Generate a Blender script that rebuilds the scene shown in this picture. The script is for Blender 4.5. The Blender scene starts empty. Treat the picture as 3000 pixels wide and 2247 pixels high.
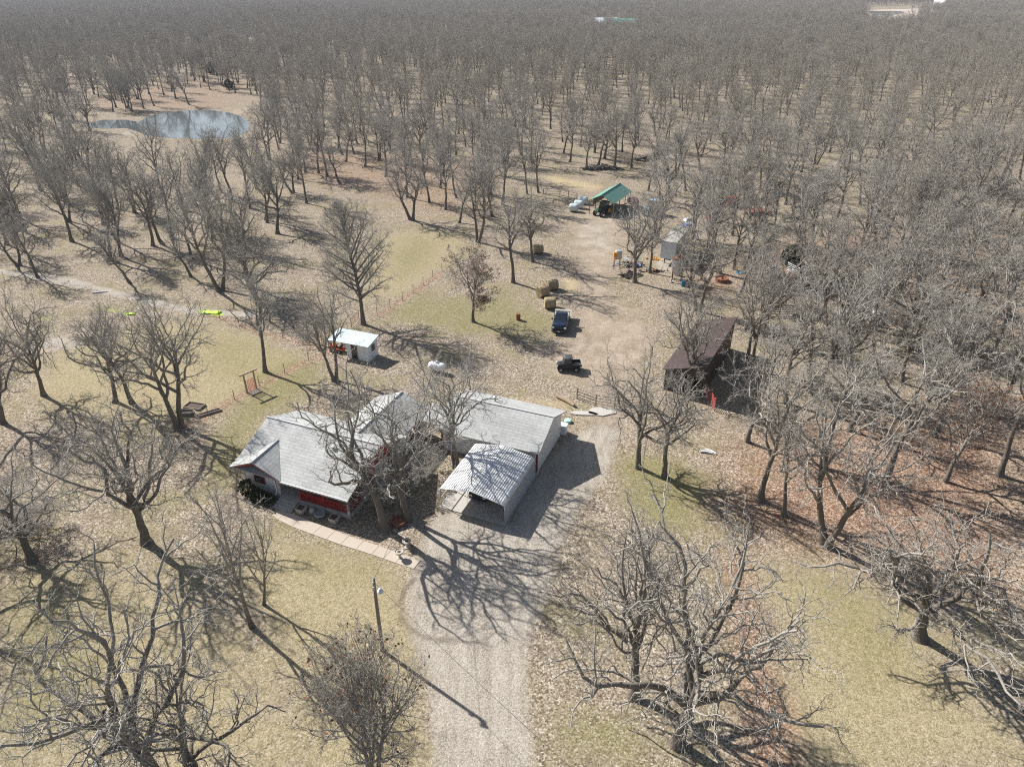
import bpy, bmesh, math, random
import numpy as np
from mathutils import Vector, Matrix
R = math.radians
SC = bpy.context.scene
# ------------------------------------------------------------------ camera, sky, sun, exposure
F, CX, CY, H, HOR = 2080., 1500., 1123.5, 40., -70.        # focal length and frame in the photograph's own pixels
PITCH = math.atan((CY - HOR) / F)
cam = bpy.data.objects.new('camera', bpy.data.cameras.new('camera'))
SC.collection.objects.link(cam)
cam.location = (0, 0, H)
cam.rotation_euler = (math.pi / 2 - PITCH, 0, 0)
cam.data.sensor_width = 36
cam.data.lens = F / 3000 * 36
cam.data.clip_start = .5
cam.data.clip_end = 12000
SC.camera = cam
SUN_EL, SUN_DX, SUN_DY = R(37.4), -.80, .60                # the sun stands behind and left of the farm
wd = bpy.data.worlds.new('World'); SC.world = wd; wd.use_nodes = True
nt = wd.node_tree
sky = nt.nodes.new('ShaderNodeTexSky'); sky.sky_type = 'NISHITA'; sky.sun_disc = False
sky.sun_elevation = SUN_EL; sky.sun_rotation = math.atan2(SUN_DX, SUN_DY)
sky.air_density = 1.0; sky.dust_density = 1.5
bg = nt.nodes['Background']; bg.inputs['Strength'].default_value = .062
nt.links.new(sky.outputs[0], bg.inputs['Color'])
sl = bpy.data.lights.new('sun', 'SUN'); sl.energy = 4.6; sl.angle = R(.6); sl.color = (1, .97, .93)
sun = bpy.data.objects.new('sun', sl); SC.collection.objects.link(sun)
sun.rotation_euler = Vector((-SUN_DX * math.cos(SUN_EL), -SUN_DY * math.cos(SUN_EL), -math.sin(SUN_EL))).to_track_quat('-Z', 'Y').to_euler()
SC.view_settings.view_transform = 'Standard'; SC.view_settings.look = 'None'
SC.view_settings.gamma = 1; SC.view_settings.exposure = .8
SC.cycles.use_denoising = False; SC.cycles.denoiser = 'OPENIMAGEDENOISE'; SC.cycles.denoising_input_passes = 'RGB_ALBEDO_NORMAL'; SC.cycles.denoising_prefilter = 'ACCURATE'
SC.cycles.max_bounces = 6; SC.cycles.diffuse_bounces = 3; SC.cycles.volume_bounces = 0
SC.cycles.pixel_filter_type = 'BLACKMAN_HARRIS'; SC.cycles.filter_width = 1.1

# ------------------------------------------------------------------ helpers
FW = np.array([0, math.cos(PITCH), -math.sin(PITCH)]); UP = np.array([0, math.sin(PITCH), math.cos(PITCH)])
def at(x, y, z=0.):
    """the world point of height z seen at a pixel of the photograph"""
    d = np.array([(x - CX) / F, 0, 0]) + UP * (CY - y) / F + FW
    return np.array([0, 0, H]) + d * ((z - H) / d[2])
def px(p):
    v = np.asarray(p, float) - np.array([0, 0, H]); w = v @ FW
    return CX + F * v[..., 0] / w, CY - F * (v @ UP) / w
def height_at(x, y, Y):
    d = np.array([(x - CX) / F, 0, 0]) + UP * (CY - y) / F + FW
    return H + d[2] * Y / d[1]

def tag(o, label, cat, group=None):
    o['label'] = label; o['category'] = cat
    if group: o['group'] = group
    return o
def thing(name, label, cat, loc=(0, 0, 0), rz=0., group=None):
    o = bpy.data.objects.new(name, None); SC.collection.objects.link(o)
    o.empty_display_size = .2
    o.location = tuple(float(c) for c in loc); o.rotation_euler = (0, 0, rz)
    return tag(o, label, cat, group)
def copy_tree(o, parent=None):
    c = o.copy(); SC.collection.objects.link(c)
    if parent: c.parent = parent
    for ch in list(o.children): copy_tree(ch, c)
    return c

class MB:
    """collects shapes; build() links them as one mesh object"""
    def __init__(s): s.v = []; s.f = []; s.m = []; s.mat = 0
    def add(s, vs, fs):
        b = len(s.v); s.v += [tuple(float(c) for c in v) for v in vs]
        s.f += [tuple(b + i for i in f) for f in fs]; s.m += [s.mat] * len(fs); return s
    def box(s, c, d, rz=0., rx=0., ry=0.):
        M = Matrix.Rotation(rz, 3, 'Z') @ Matrix.Rotation(ry, 3, 'Y') @ Matrix.Rotation(rx, 3, 'X')
        vs = [M @ Vector((x * d[0] / 2, y * d[1] / 2, z * d[2] / 2)) + Vector(c) for x in (-1, 1) for y in (-1, 1) for z in (-1, 1)]
        return s.add(vs, [(0, 1, 3, 2), (4, 6, 7, 5), (0, 4, 5, 1), (2, 3, 7, 6), (0, 2, 6, 4), (1, 5, 7, 3)])
    def ext(s, x0, x1, y0, y1, z0, z1): return s.box(((x0 + x1) / 2, (y0 + y1) / 2, (z0 + z1) / 2), (abs(x1 - x0), abs(y1 - y0), abs(z1 - z0)))
    def loft(s, rings, caps=True):
        n = len(rings[0]); vs = [p for r in rings for p in r]; fs = []
        for k in range(len(rings) - 1):
            for i in range(n):
                j = (i + 1) % n
                fs.append((k * n + i, k * n + j, (k + 1) * n + j, (k + 1) * n + i))
        if caps: fs += [tuple(range(n))[::-1], tuple((len(rings) - 1) * n + i for i in range(n))]
        return s.add(vs, fs)
    def tube(s, pts, rad, n=8, caps=True):
        pts = [Vector(p) for p in pts]; rad = rad if hasattr(rad, '__len__') else [rad] * len(pts); rings = []
        for i, p in enumerate(pts):
            t = (pts[min(i + 1, len(pts) - 1)] - pts[max(i - 1, 0)]).normalized()
            a = t.orthogonal().normalized() if i == 0 else (a - t * a.dot(t)).normalized()
            b = t.cross(a)
            rings.append([p + (a * math.cos(q) + b * math.sin(q)) * rad[i] for q in (2 * math.pi * k / n for k in range(n))])
        return s.loft(rings, caps)
    def lathe(s, prof, c=(0, 0, 0), n=20):
        return s.loft([[(c[0] + r * math.cos(2 * math.pi * k / n), c[1] + r * math.sin(2 * math.pi * k / n), c[2] + z) for k in range(n)] for r, z in prof])
    def slab(s, quad, t):
        """a thin solid below a flat outline"""
        q = [Vector(p) for p in quad]; nrm = (q[1] - q[0]).cross(q[-1] - q[0]).normalized()
        if nrm.z < 0: nrm = -nrm
        return s.loft([[p - nrm * t for p in q], q])
    def panel(s, poly, y0, y1):
        """outline given in (x, z), from y0 to y1"""
        return s.loft([[(x, y0, z) for x, z in poly], [(x, y1, z) for x, z in poly]])
    def panelx(s, poly, x0, x1): return s.loft([[(x0, y, z) for y, z in poly], [(x1, y, z) for y, z in poly]])
    def build(s, name, mats, parent=None, smooth=False, bevel=0., label=None):
        me = bpy.data.meshes.new(name); me.from_pydata(s.v, [], s.f)
        for m in (mats if isinstance(mats, (list, tuple)) else [mats]): me.materials.append(m)
        me.polygons.foreach_set('material_index', s.m)
        bm = bmesh.new(); bm.from_mesh(me); bmesh.ops.recalc_face_normals(bm, faces=bm.faces)
        if bevel: bmesh.ops.bevel(bm, geom=[e for e in bm.edges if e.is_manifold and e.calc_face_angle(0) > .5], offset=bevel, segments=2, profile=.6, affect='EDGES')
        bm.to_mesh(me); bm.free()
        if smooth:
            me.polygons.foreach_set('use_smooth', [True] * len(me.polygons))
            try: me.set_sharp_from_angle(angle=R(38))
            except Exception: pass
        o = bpy.data.objects.new(name, me); SC.collection.objects.link(o)
        if parent: o.parent = parent
        if label: o['label'] = label
        return o

# ------------------------------------------------------------------ materials
class NT:
    def __init__(s, name):
        s.m = bpy.data.materials.new(name); s.m.use_nodes = True; s.t = s.m.node_tree; s.n = s.t.nodes
        s.b = s.n['Principled BSDF']; s.b.inputs['Specular IOR Level'].default_value = .25
    def node(s, typ, **kw):
        n = s.n.new(typ)
        for k, v in kw.items():
            if k in n.inputs: s.put(n.inputs[k], v)
            else: setattr(n, k, v)
        return n
    def put(s, sock, v):
        if isinstance(v, bpy.types.NodeSocket): s.t.links.new(v, sock)
        else: sock.default_value = v
    def pos(s, obj=False):
        return s.node('ShaderNodeTexCoord').outputs['Object'] if obj else s.node('ShaderNodeNewGeometry').outputs['Position']
    def scaled(s, vec, sc):
        n = s.node('ShaderNodeMapping'); s.put(n.inputs['Vector'], vec); n.inputs['Scale'].default_value = sc; return n.outputs[0]
    def noise(s, vec, scale, detail=3., rough=.6): 
        n = s.node('ShaderNodeTexNoise', Scale=scale, Detail=detail, Roughness=rough); s.put(n.inputs['Vector'], vec); return n.outputs['Fac']
    def voro(s, vec, scale, out='Color', rnd=1.):
        n = s.node('ShaderNodeTexVoronoi', Scale=scale, Randomness=rnd); s.put(n.inputs['Vector'], vec); return n.outputs[out]
    def sep(s, c): n = s.node('ShaderNodeSeparateColor'); s.put(n.inputs[0], c); return n.outputs
    def ramp(s, fac, stops, interp='LINEAR'):
        n = s.node('ShaderNodeValToRGB'); s.put(n.inputs[0], fac); e = n.color_ramp; e.interpolation = interp
        while len(e.elements) < len(stops): e.elements.new(.5)
        for el, (p, c) in zip(e.elements, stops): el.position = p; el.color = (*c, 1) if len(c) == 3 else c
        return n.outputs[0]
    def mix(s, fac, a, b, mode='MIX'):
        n = s.node('ShaderNodeMix', data_type='RGBA', blend_type=mode)
        s.put(n.inputs[0], fac); s.put(n.inputs[6], a if not isinstance(a, tuple) else (*a, 1)[:4]); s.put(n.inputs[7], b if not isinstance(b, tuple) else (*b, 1)[:4]); return n.outputs[2]
    def math(s, op, a, b=0., clamp=False):
        n = s.node('ShaderNodeMath', operation=op, use_clamp=clamp); s.put(n.inputs[0], a); s.put(n.inputs[1], b); return n.outputs[0]
    def rng(s, v, a, b, c=0., d=1.):
        n = s.node('ShaderNodeMapRange'); s.put(n.inputs[0], v)
        for i, x in enumerate((a, b, c, d)): n.inputs[i + 1].default_value = x
        return n.outputs[0]
    def bump(s, h, strength, dist=.05):
        n = s.node('ShaderNodeBump', Strength=strength, Distance=dist); s.put(n.inputs['Height'], h); s.t.links.new(n.outputs[0], s.b.inputs['Normal'])
    def out(s, col, rough=.8, metal=0., spec=None):
        s.put(s.b.inputs['Base Color'], (*col, 1) if isinstance(col, tuple) else col); s.put(s.b.inputs['Roughness'], rough); s.b.inputs['Metallic'].default_value = metal
        if spec is not None: s.b.inputs['Specular IOR Level'].default_value = spec
        return s.m

def paint_mat(name, col, rough=.55, wear=.25, dirt=(.2, .16, .12), metal=0., spec=.4, scale=3.):
    """painted or bare surface with uneven tone, stains and a little relief"""
    k = NT(name); p = k.pos(True)
    a = k.noise(p, scale, 5, .7); b = k.noise(p, scale * 9, 2, .6)
    c = k.mix(k.rng(a, .5, .8, 0, wear), col, dirt)
    c = k.mix(k.rng(b, .3, .75, 0, .18), c, tuple(x * .6 for x in col))
    k.bump(b, .12, .01)
    return k.out(c, k.rng(a, .2, .8, rough - .1, min(1, rough + .2)), metal, spec)

M = {}
M['white_siding'] = None
def siding(name, col, vertical=False, pitch=.2, dirt=(.42, .38, .32)):
    k = NT(name); p = k.pos(True); s = k.node('ShaderNodeSeparateXYZ'); k.put(s.inputs[0], p)
    ax = k.math('ADD', s.outputs[0], s.outputs[1]) if vertical else s.outputs[2]
    fr = k.math('FRACT', k.math('DIVIDE', ax, pitch))
    n = k.noise(p, 1.3, 5, .7)
    c = k.mix(k.rng(n, .45, .85, 0, .5), col, dirt)
    c = k.mix(k.rng(fr, .0, .09, .4, 0), c, tuple(x * .45 for x in col))
    k.bump(fr, .35, .03)
    return k.out(c, .6, 0, .3)
M['white_siding'] = siding('white_lap_siding', (.78, .79, .8))
M['white_metal'] = siding('white_ribbed_metal', (.76, .8, .84), True, .28)
M['grey_panel'] = siding('grey_ribbed_panel', (.42, .45, .49), True, .3)
def shingle(name, rows):
    k = NT(name); p = k.pos(True); s = k.node('ShaderNodeSeparateXYZ'); k.put(s.inputs[0], p)
    cmb = k.node('ShaderNodeCombineXYZ'); k.put(cmb.inputs[0], s.outputs[0 if rows == 'v' else 1]); k.put(cmb.inputs[1], s.outputs[1 if rows == 'v' else 0])
    br = k.node('ShaderNodeTexBrick', Scale=1., **{'Mortar Size': .025, 'Mortar Smooth': .6, 'Brick Width': .95, 'Row Height': .3, 'Color1': (.37, .375, .36, 1), 'Color2': (.43, .435, .42, 1), 'Mortar': (.29, .29, .285, 1), 'Bias': 0.})
    k.put(br.inputs['Vector'], cmb.outputs[0])
    big = k.noise(p, .35, 5, .65); c = k.mix(k.rng(big, .45, .75, 0, .45), br.outputs['Color'], (.66, .68, .63))
    st = k.noise(k.scaled(p, (1, 1, 1)), 1.1, 6, .75); c = k.mix(k.rng(st, .52, .75, 0, .6), c, (.27, .25, .215))
    tw = k.noise(k.scaled(p, (2.2, 5, 3)), 1.7, 3, .5); c = k.mix(k.math('MULTIPLY', k.rng(tw, .66, .71), k.rng(k.noise(p, .28, 2), .5, .62)), c, (.17, .13, .09))
    k.bump(br.outputs['Fac'], .5, -.02)
    return k.out(c, .75, 0, .2)
M['shingle_v'] = shingle('pale_shingle_across', 'v'); M['shingle_u'] = shingle('pale_shingle_along', 'u')
M['red'] = paint_mat('barn_red_paint', (.30, .018, .016), .6, .35, (.14, .03, .025))
M['white_trim'] = paint_mat('white_trim_paint', (.78, .78, .77), .5, .35, (.4, .37, .33))
M['dark_inside'] = paint_mat('shaded_porch_wood', (.05, .045, .04), .8)
M['glass'] = NT('window_glass').out((.03, .04, .05), .08, 0, .6)
M['concrete'] = None
k = NT('weathered_concrete'); p = k.pos(); n1 = k.noise(p, .6, 6, .7); n2 = k.noise(p, 14, 3)
c = k.mix(n1, (.40, .375, .34), (.56, .53, .48)); c = k.mix(k.rng(n2, .5, .8, 0, .4), c, (.27, .25, .22)); k.bump(n2, .2, .01); M['concrete'] = k.out(c, .9, 0, .15)
k = NT('tan_path_concrete'); p = k.pos(); n1 = k.noise(p, .8, 6, .7); n2 = k.noise(p, 16, 3)
c = k.mix(n1, (.43, .36, .29), (.56, .49, .41)); c = k.mix(k.rng(n2, .5, .8, 0, .35), c, (.3, .25, .2)); k.bump(n2, .2, .01); M['path'] = k.out(c, .9, 0, .15)
M['dark_wood'] = paint_mat('dark_weathered_wood', (.10, .075, .055), .85, .4, (.2, .18, .15))
M['grey_wood'] = paint_mat('grey_weathered_wood', (.27, .23, .19), .85, .4, (.12, .1, .08))
M['tan_wood'] = paint_mat('tan_timber', (.36, .27, .18), .8, .3)
M['rust'] = paint_mat('rusty_steel', (.25, .10, .055), .8, .6, (.12, .06, .04))
M['galv'] = paint_mat('galvanised_steel', (.52, .54, .55), .42, .35, (.3, .27, .24), .6)
M['steel'] = paint_mat('dark_steel', (.09, .09, .09), .5, .4, (.15, .11, .08), .3)
M['rubber'] = NT('tyre_rubber').out((.018, .018, .018), .85)
M['truck_blue'] = paint_mat('dark_blue_paint', (.008, .016, .04), .22, .2, (.07, .06, .05), 0, .6)
M['black'] = paint_mat('black_plastic', (.018, .018, .02), .5, .25, (.09, .08, .07))
M['lamp'] = NT('clear_lens').out((.75, .75, .72), .15, 0, .6)
M['bed'] = paint_mat('worn_flatbed_deck', (.42, .38, .32), .7, .4)
M['barn_roof'] = None
def ribbed(name, col, pitch, axis=0, dirt=(.2, .17, .14), metal=.15, amt=.4):
    k = NT(name); p = k.pos(True); s = k.node('ShaderNodeSeparateXYZ'); k.put(s.inputs[0], p)
    fr = k.math('FRACT', k.math('DIVIDE', s.outputs[axis], pitch)); n = k.noise(p, .7, 5, .7)
    c = k.mix(k.rng(n, .45, .8, 0, amt), col, dirt); c = k.mix(k.rng(fr, 0, .16, .5, 0), c, tuple(x * .5 for x in col))
    k.bump(fr, .4, .03); return k.out(c, .5, metal, .3)
M['barn_roof'] = ribbed('maroon_ribbed_roof', (.08, .056, .051), .3, 1, (.10, .085, .075))
M['barn_wall'] = siding('dark_brown_boards', (.055, .042, .035), True, .25, (.1, .085, .07))
M['green_roof'] = ribbed('pale_green_roof_steel', (.155, .33, .26), .42, 1, (.3, .36, .3), .1, .3)
M['shed_roof'] = ribbed('pale_blue_roof_steel', (.50, .66, .70), .3, 0, (.62, .68, .68), .1, .35)
M['carport_roof'] = None
k = NT('weathered_carport_steel'); p = k.pos(True); n1 = k.noise(k.scaled(p, (3.3, .35, 1)), 1.6, 5, .7); n2 = k.noise(p, .7, 3)
c = k.mix(k.rng(n1, .52, .72, 0, .75), (.62, .62, .61), (.30, .27, .23)); c = k.mix(k.rng(n2, .5, .7, 0, .25), c, (.74, .74, .72)); M['carport_roof'] = k.out(c, .5, .1, .35)
M['trailer_side'] = ribbed('dull_trailer_side', (.40, .44, .41), .5, 1, (.3, .28, .22), .2)
M['trailer_front'] = paint_mat('faded_white_paint', (.68, .73, .78), .5, .5, (.42, .4, .36))
M['trailer_top'] = paint_mat('rusting_trailer_top', (.38, .37, .33), .7, .8, (.16, .13, .1))
M['pale_blue'] = paint_mat('pale_blue_plastic', (.30, .48, .75), .4, .2)
M['barrel_blue'] = paint_mat('blue_drum_plastic', (.02, .20, .36), .4, .2)
M['tractor_blue'] = paint_mat('tractor_blue_paint', (.05, .20, .55), .4, .25)
M['tractor_green'] = paint_mat('tractor_green_paint', (.012, .08, .03), .4, .25)
M['faded_red'] = paint_mat('faded_red_paint', (.50, .10, .09), .55, .4, (.5, .3, .26))
M['gate_red'] = paint_mat('gate_red_paint', (.52, .06, .05), .5, .35, (.55, .3, .25))
M['orange'] = paint_mat('orange_red_paint', (.55, .06, .02), .4, .2)
M['yellow'] = paint_mat('yellow_paint', (.75, .33, .01), .45, .2)
M['rim'] = paint_mat('grey_rim', (.36, .36, .36), .45, .3)
M['tank_white'] = paint_mat('white_tank_paint', (.8, .81, .83), .35, .2, (.5, .48, .45))
M['mint'] = paint_mat('mint_green_plastic', (.42, .68, .56), .5, .1)
M['brick'] = None
k = NT('red_brick'); p = k.pos(True); br = k.node('ShaderNodeTexBrick', Scale=4., **{'Color1': (.28, .10, .06, 1), 'Color2': (.20, .07, .05, 1), 'Mortar': (.4, .36, .32, 1)}); cm = k.node('ShaderNodeSeparateXYZ'); k.put(cm.inputs[0], p)
cb = k.node('ShaderNodeCombineXYZ'); k.put(cb.inputs[0], k.math('ADD', cm.outputs[0], cm.outputs[1])); k.put(cb.inputs[1], cm.outputs[2]); k.put(br.inputs['Vector'], cb.outputs[0]); M['brick'] = k.out(br.outputs['Color'], .9)
M['stone'] = paint_mat('urn_stone', (.5, .46, .39), .9, .4, (.25, .22, .17))
M['soil'] = paint_mat('dark_soil', (.10, .07, .05), .95)
k = NT('baled_hay'); p = k.pos(True); w = k.noise(k.scaled(p, (1, 9, 9)), 3, 4); w2 = k.noise(p, 1.4, 4)
c = k.mix(w, (.24, .185, .095), (.55, .45, .28)); c = k.mix(k.rng(w2, .45, .75, 0, .5), c, (.36, .31, .22)); k.bump(w, .7, .06); M['hay'] = k.out(c, .95, 0, .1)
k = NT('wrapped_bale_film'); p = k.pos(True); w = k.noise(k.scaled(p, (6, 1, 1)), 2, 4); M['wrap'] = k.out(k.mix(w, (.42, .52, .55), (.68, .75, .77)), .4, 0, .4)
M['cow'] = NT('black_hide').out((.012, .011, .01), .7)
k = NT('evergreen_needles'); p = k.pos(); n = k.noise(p, 3, 4); M['needles'] = k.out(k.mix(n, (.014, .025, .006), (.06, .075, .02)), .8, 0, .2)
k = NT('clinging_brown_leaves'); p = k.pos(); n = k.voro(p, 6, 'Color'); M['brown_leaf'] = k.out(k.mix(k.sep(n)[0], (.13, .055, .03), (.32, .16, .09)), .85, 0, .2)
k = NT('clinging_russet_leaves'); p = k.pos(); n = k.voro(p, 6, 'Color'); M['russet_leaf'] = k.out(k.mix(k.sep(n)[0], (.16, .06, .035), (.30, .14, .08)), .85, 0, .2)
def bark(name, thin, thick, mid=.16):
    k = NT(name); p = k.pos(True); oi = k.node('ShaderNodeObjectInfo')
    at_ = k.node('ShaderNodeAttribute', attribute_name='girth')
    n = k.noise(k.scaled(p, (1, 1, .3)), 7, 4, .7); lich = k.noise(p, 1.6, 5, .75)
    c = k.mix(k.rng(at_.outputs['Fac'], .03, mid), thin, thick)
    c = k.mix(k.rng(lich, .52, .7, 0, .55), c, (.40, .40, .36))
    c = k.mix(k.rng(n, .35, .7, .45, 0), c, tuple(x * .35 for x in thick))
    c = k.mix(k.math('MULTIPLY', oi.outputs['Random'], .35), c, (.25, .215, .175))
    k.bump(n, .9, .06)
    return k.out(c, .9, 0, .12)
M['bark'] = bark('grey_oak_bark', (.52, .485, .425), (.17, .148, .122))
M['bark_far'] = bark('grey_wood_bark', (.47, .43, .36), (.17, .148, .12))
k = NT('pond_water'); p = k.pos(); n = k.noise(k.scaled(p, (1, 1, 1)), .8, 3); k.bump(n, .04, .05); M['water'] = k.out((.10, .12, .125), .05, 0, .6)
M['lime'] = paint_mat('lime_green_sheet', (.50, .78, .02), .6, .15, (.4, .5, .1))

# ------------------------------------------------------------------ ground: one sheet, painted with what lies on it
def G(pts): return np.array([at(*p)[:2] for p in pts])
def sdf(P, poly):
    """signed distance (negative inside) of points to a closed outline, metres"""
    d = np.full(len(P), 1e9); ins = np.zeros(len(P), bool); n = len(poly)
    for i in range(n):
        a, b = poly[i], poly[(i + 1) % n]; e = b - a; w = P - a
        t = np.clip((w @ e) / (e @ e + 1e-9), 0, 1); d = np.minimum(d, np.hypot(*(w - t[:, None] * e).T))
        c = ((a[1] <= P[:, 1]) != (b[1] <= P[:, 1])); xx = a[0] + (P[:, 1] - a[1]) * e[0] / (e[1] if abs(e[1]) > 1e-9 else 1e-9)
        ins ^= c & (P[:, 0] < xx)
    return np.where(ins, -d, d)
def line_d(P, ln):
    d = np.full(len(P), 1e9)
    for a, b in zip(ln[:-1], ln[1:]):
        e = b - a; w = P - a; t = np.clip((w @ e) / (e @ e + 1e-9), 0, 1); d = np.minimum(d, np.hypot(*(w - t[:, None] * e).T))
    return d
def sm(x): x = np.clip(x, 0, 1); return x * x * (3 - 2 * x)
def z4(*p): return [(900 + a * .4521, 1500 + b * .4521) for a, b in p]
DRIVE = [(1270, 2300), (1575, 2300), (1545, 2100), (1540, 1960), (1560, 1850), (1610, 1720), (1645, 1600), (1700, 1490), (1770, 1400), (1800, 1330), (1815, 1270), (1760, 1235), (1690, 1275), (1655, 1290), (1575, 1390), (1480, 1535), (1290, 1492), (1262, 1530), (1235, 1600), (1215, 1660), (1200, 1720), (1190, 1790), (1205, 1870), (1240, 1950), (1262, 2060)]
#  layer, softness, strength, outline
REGIONS = [
 ('gravel', 1.1, 1., DRIVE),
 ('dirt', 3., .8, [(1680, 1250), (1830, 1300), (1850, 1200), (1880, 1120), (1930, 1040), (1930, 960), (1860, 900), (1790, 860), (1800, 760), (1850, 690), (1830, 640), (1700, 620), (1660, 680), (1690, 760), (1700, 850), (1690, 930), (1640, 1000), (1560, 1020), (1600, 1100), (1700, 1130), (1760, 1160), (1720, 1220)]),
 ('dirt', 3., .85, [(1640, 560), (1720, 640), (1860, 640), (1960, 660), (1960, 620), (1900, 580), (1800, 610), (1720, 600)]),
 ('gravel', 3., .55, [(1690, 640), (1790, 650), (1800, 720), (1740, 760), (1700, 720)]),
 ('gravel', 1., .9, [(1925, 755), (1990, 755), (2000, 800), (1915, 795)]),
 ('straw', 3., .6, [(1570, 505), (1640, 515), (1790, 545), (1740, 565), (1620, 545)]),
 ('straw', 1.5, .55, [(1640, 815), (1700, 815), (1700, 860), (1650, 862)]),
 ('straw', 2., .5, [(1480, 1150), (1680, 1170), (1680, 1220), (1500, 1180)]),
 ('green', 3., .8, [(600, 1290), (740, 1090), (860, 1050), (960, 1060), (880, 1180), (800, 1220), (700, 1350), (640, 1420)]),
 ('green', 3., .85, [(1830, 1330), (1990, 1340), (2110, 1400), (2090, 1500), (2000, 1570), (1870, 1540), (1800, 1470)]),
 ('green', 4., .7, [(1100, 900), (1240, 860), (1400, 870), (1500, 850), (1640, 950), (1600, 990), (1500, 1000), (1300, 960), (1120, 950)]),
 ('dry', 4., .8, [(1040, 800), (1120, 690), (1260, 660), (1370, 690), (1330, 780), (1180, 870), (1080, 880)]),
 ('green', 4., .6, [(1130, 740), (1210, 680), (1300, 710), (1250, 790), (1160, 830)]),
 ('dry', 4., .9, [(80, 1150), (150, 1010), (330, 960), (560, 930), (760, 980), (900, 1060), (700, 1180), (520, 1250), (300, 1250)]),
 ('green', 4., .5, [(600, 960), (800, 1000), (880, 1060), (700, 1130), (560, 1080)]),
 ('dry', 3., 1., [(760, 1560), (1000, 1620), (1180, 1660), (1190, 1790), (1230, 1950), (1260, 2280), (900, 2280), (820, 1900), (700, 1700)]),
 ('green', 3., .5, [(820, 1560), (1000, 1620), (1160, 1660), (1150, 1720), (950, 1720), (830, 1650)]),
 ('dry', 5., .9, [(0, 1700), (300, 1640), (560, 1700), (760, 1900), (880, 2100), (860, 2290), (0, 2290)]),
 ('green', 4., .7, [(0, 1800), (200, 1800), (330, 1950), (200, 2100), (60, 2260), (0, 2260)]),
 ('green', 3., .5, [(300, 1440), (560, 1430), (560, 1600), (420, 1640), (310, 1560)]),
 ('dry', 5., .9, [(2160, 1640), (2400, 1620), (2560, 1680), (2760, 1900), (2900, 2020), (3020, 2160), (3020, 2290), (2140, 2290), (2220, 2100), (2270, 1900)]),
 ('green', 5., .6, [(2300, 1640), (2480, 1650), (2640, 1760), (2700, 1950), (2600, 2060), (2480, 2000), (2400, 1850), (2330, 1760)]),
 ('green', 3., .55, [(1560, 2290), (1560, 2120), (1640, 2040), (1900, 2080), (1960, 2290)]),
 ('orange', 3., .95, [(2130, 1620), (2180, 1620), (2230, 1800), (2260, 1950), (2330, 2100), (2360, 2290), (2170, 2290), (2160, 2000), (2140, 1800)]),
 ('orange', 8., .85, [(2080, 1480), (2140, 1300), (2300, 1230), (2700, 1200), (3020, 1180), (3020, 1780), (2750, 1720), (2450, 1640), (2250, 1600)]),
 ('orange', 8., .6, [(2100, 760), (2500, 660), (3020, 700), (3020, 1000), (2500, 900), (2200, 880)]),
 ('orange', 4., .6, [(2000, 800), (2160, 790), (2200, 860), (2060, 870)]),
 ('green', 3., .5, [(2520, 745), (2600, 735), (2610, 780), (2540, 790)]),
 ('orange', 10., .5, [(800, 420), (1400, 470), (1500, 640), (1250, 640), (1000, 560), (780, 520)]),
 ('orange', 10., .5, [(500, 230), (740, 240), (720, 320), (560, 340), (300, 330), (100, 330)]),
]
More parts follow.
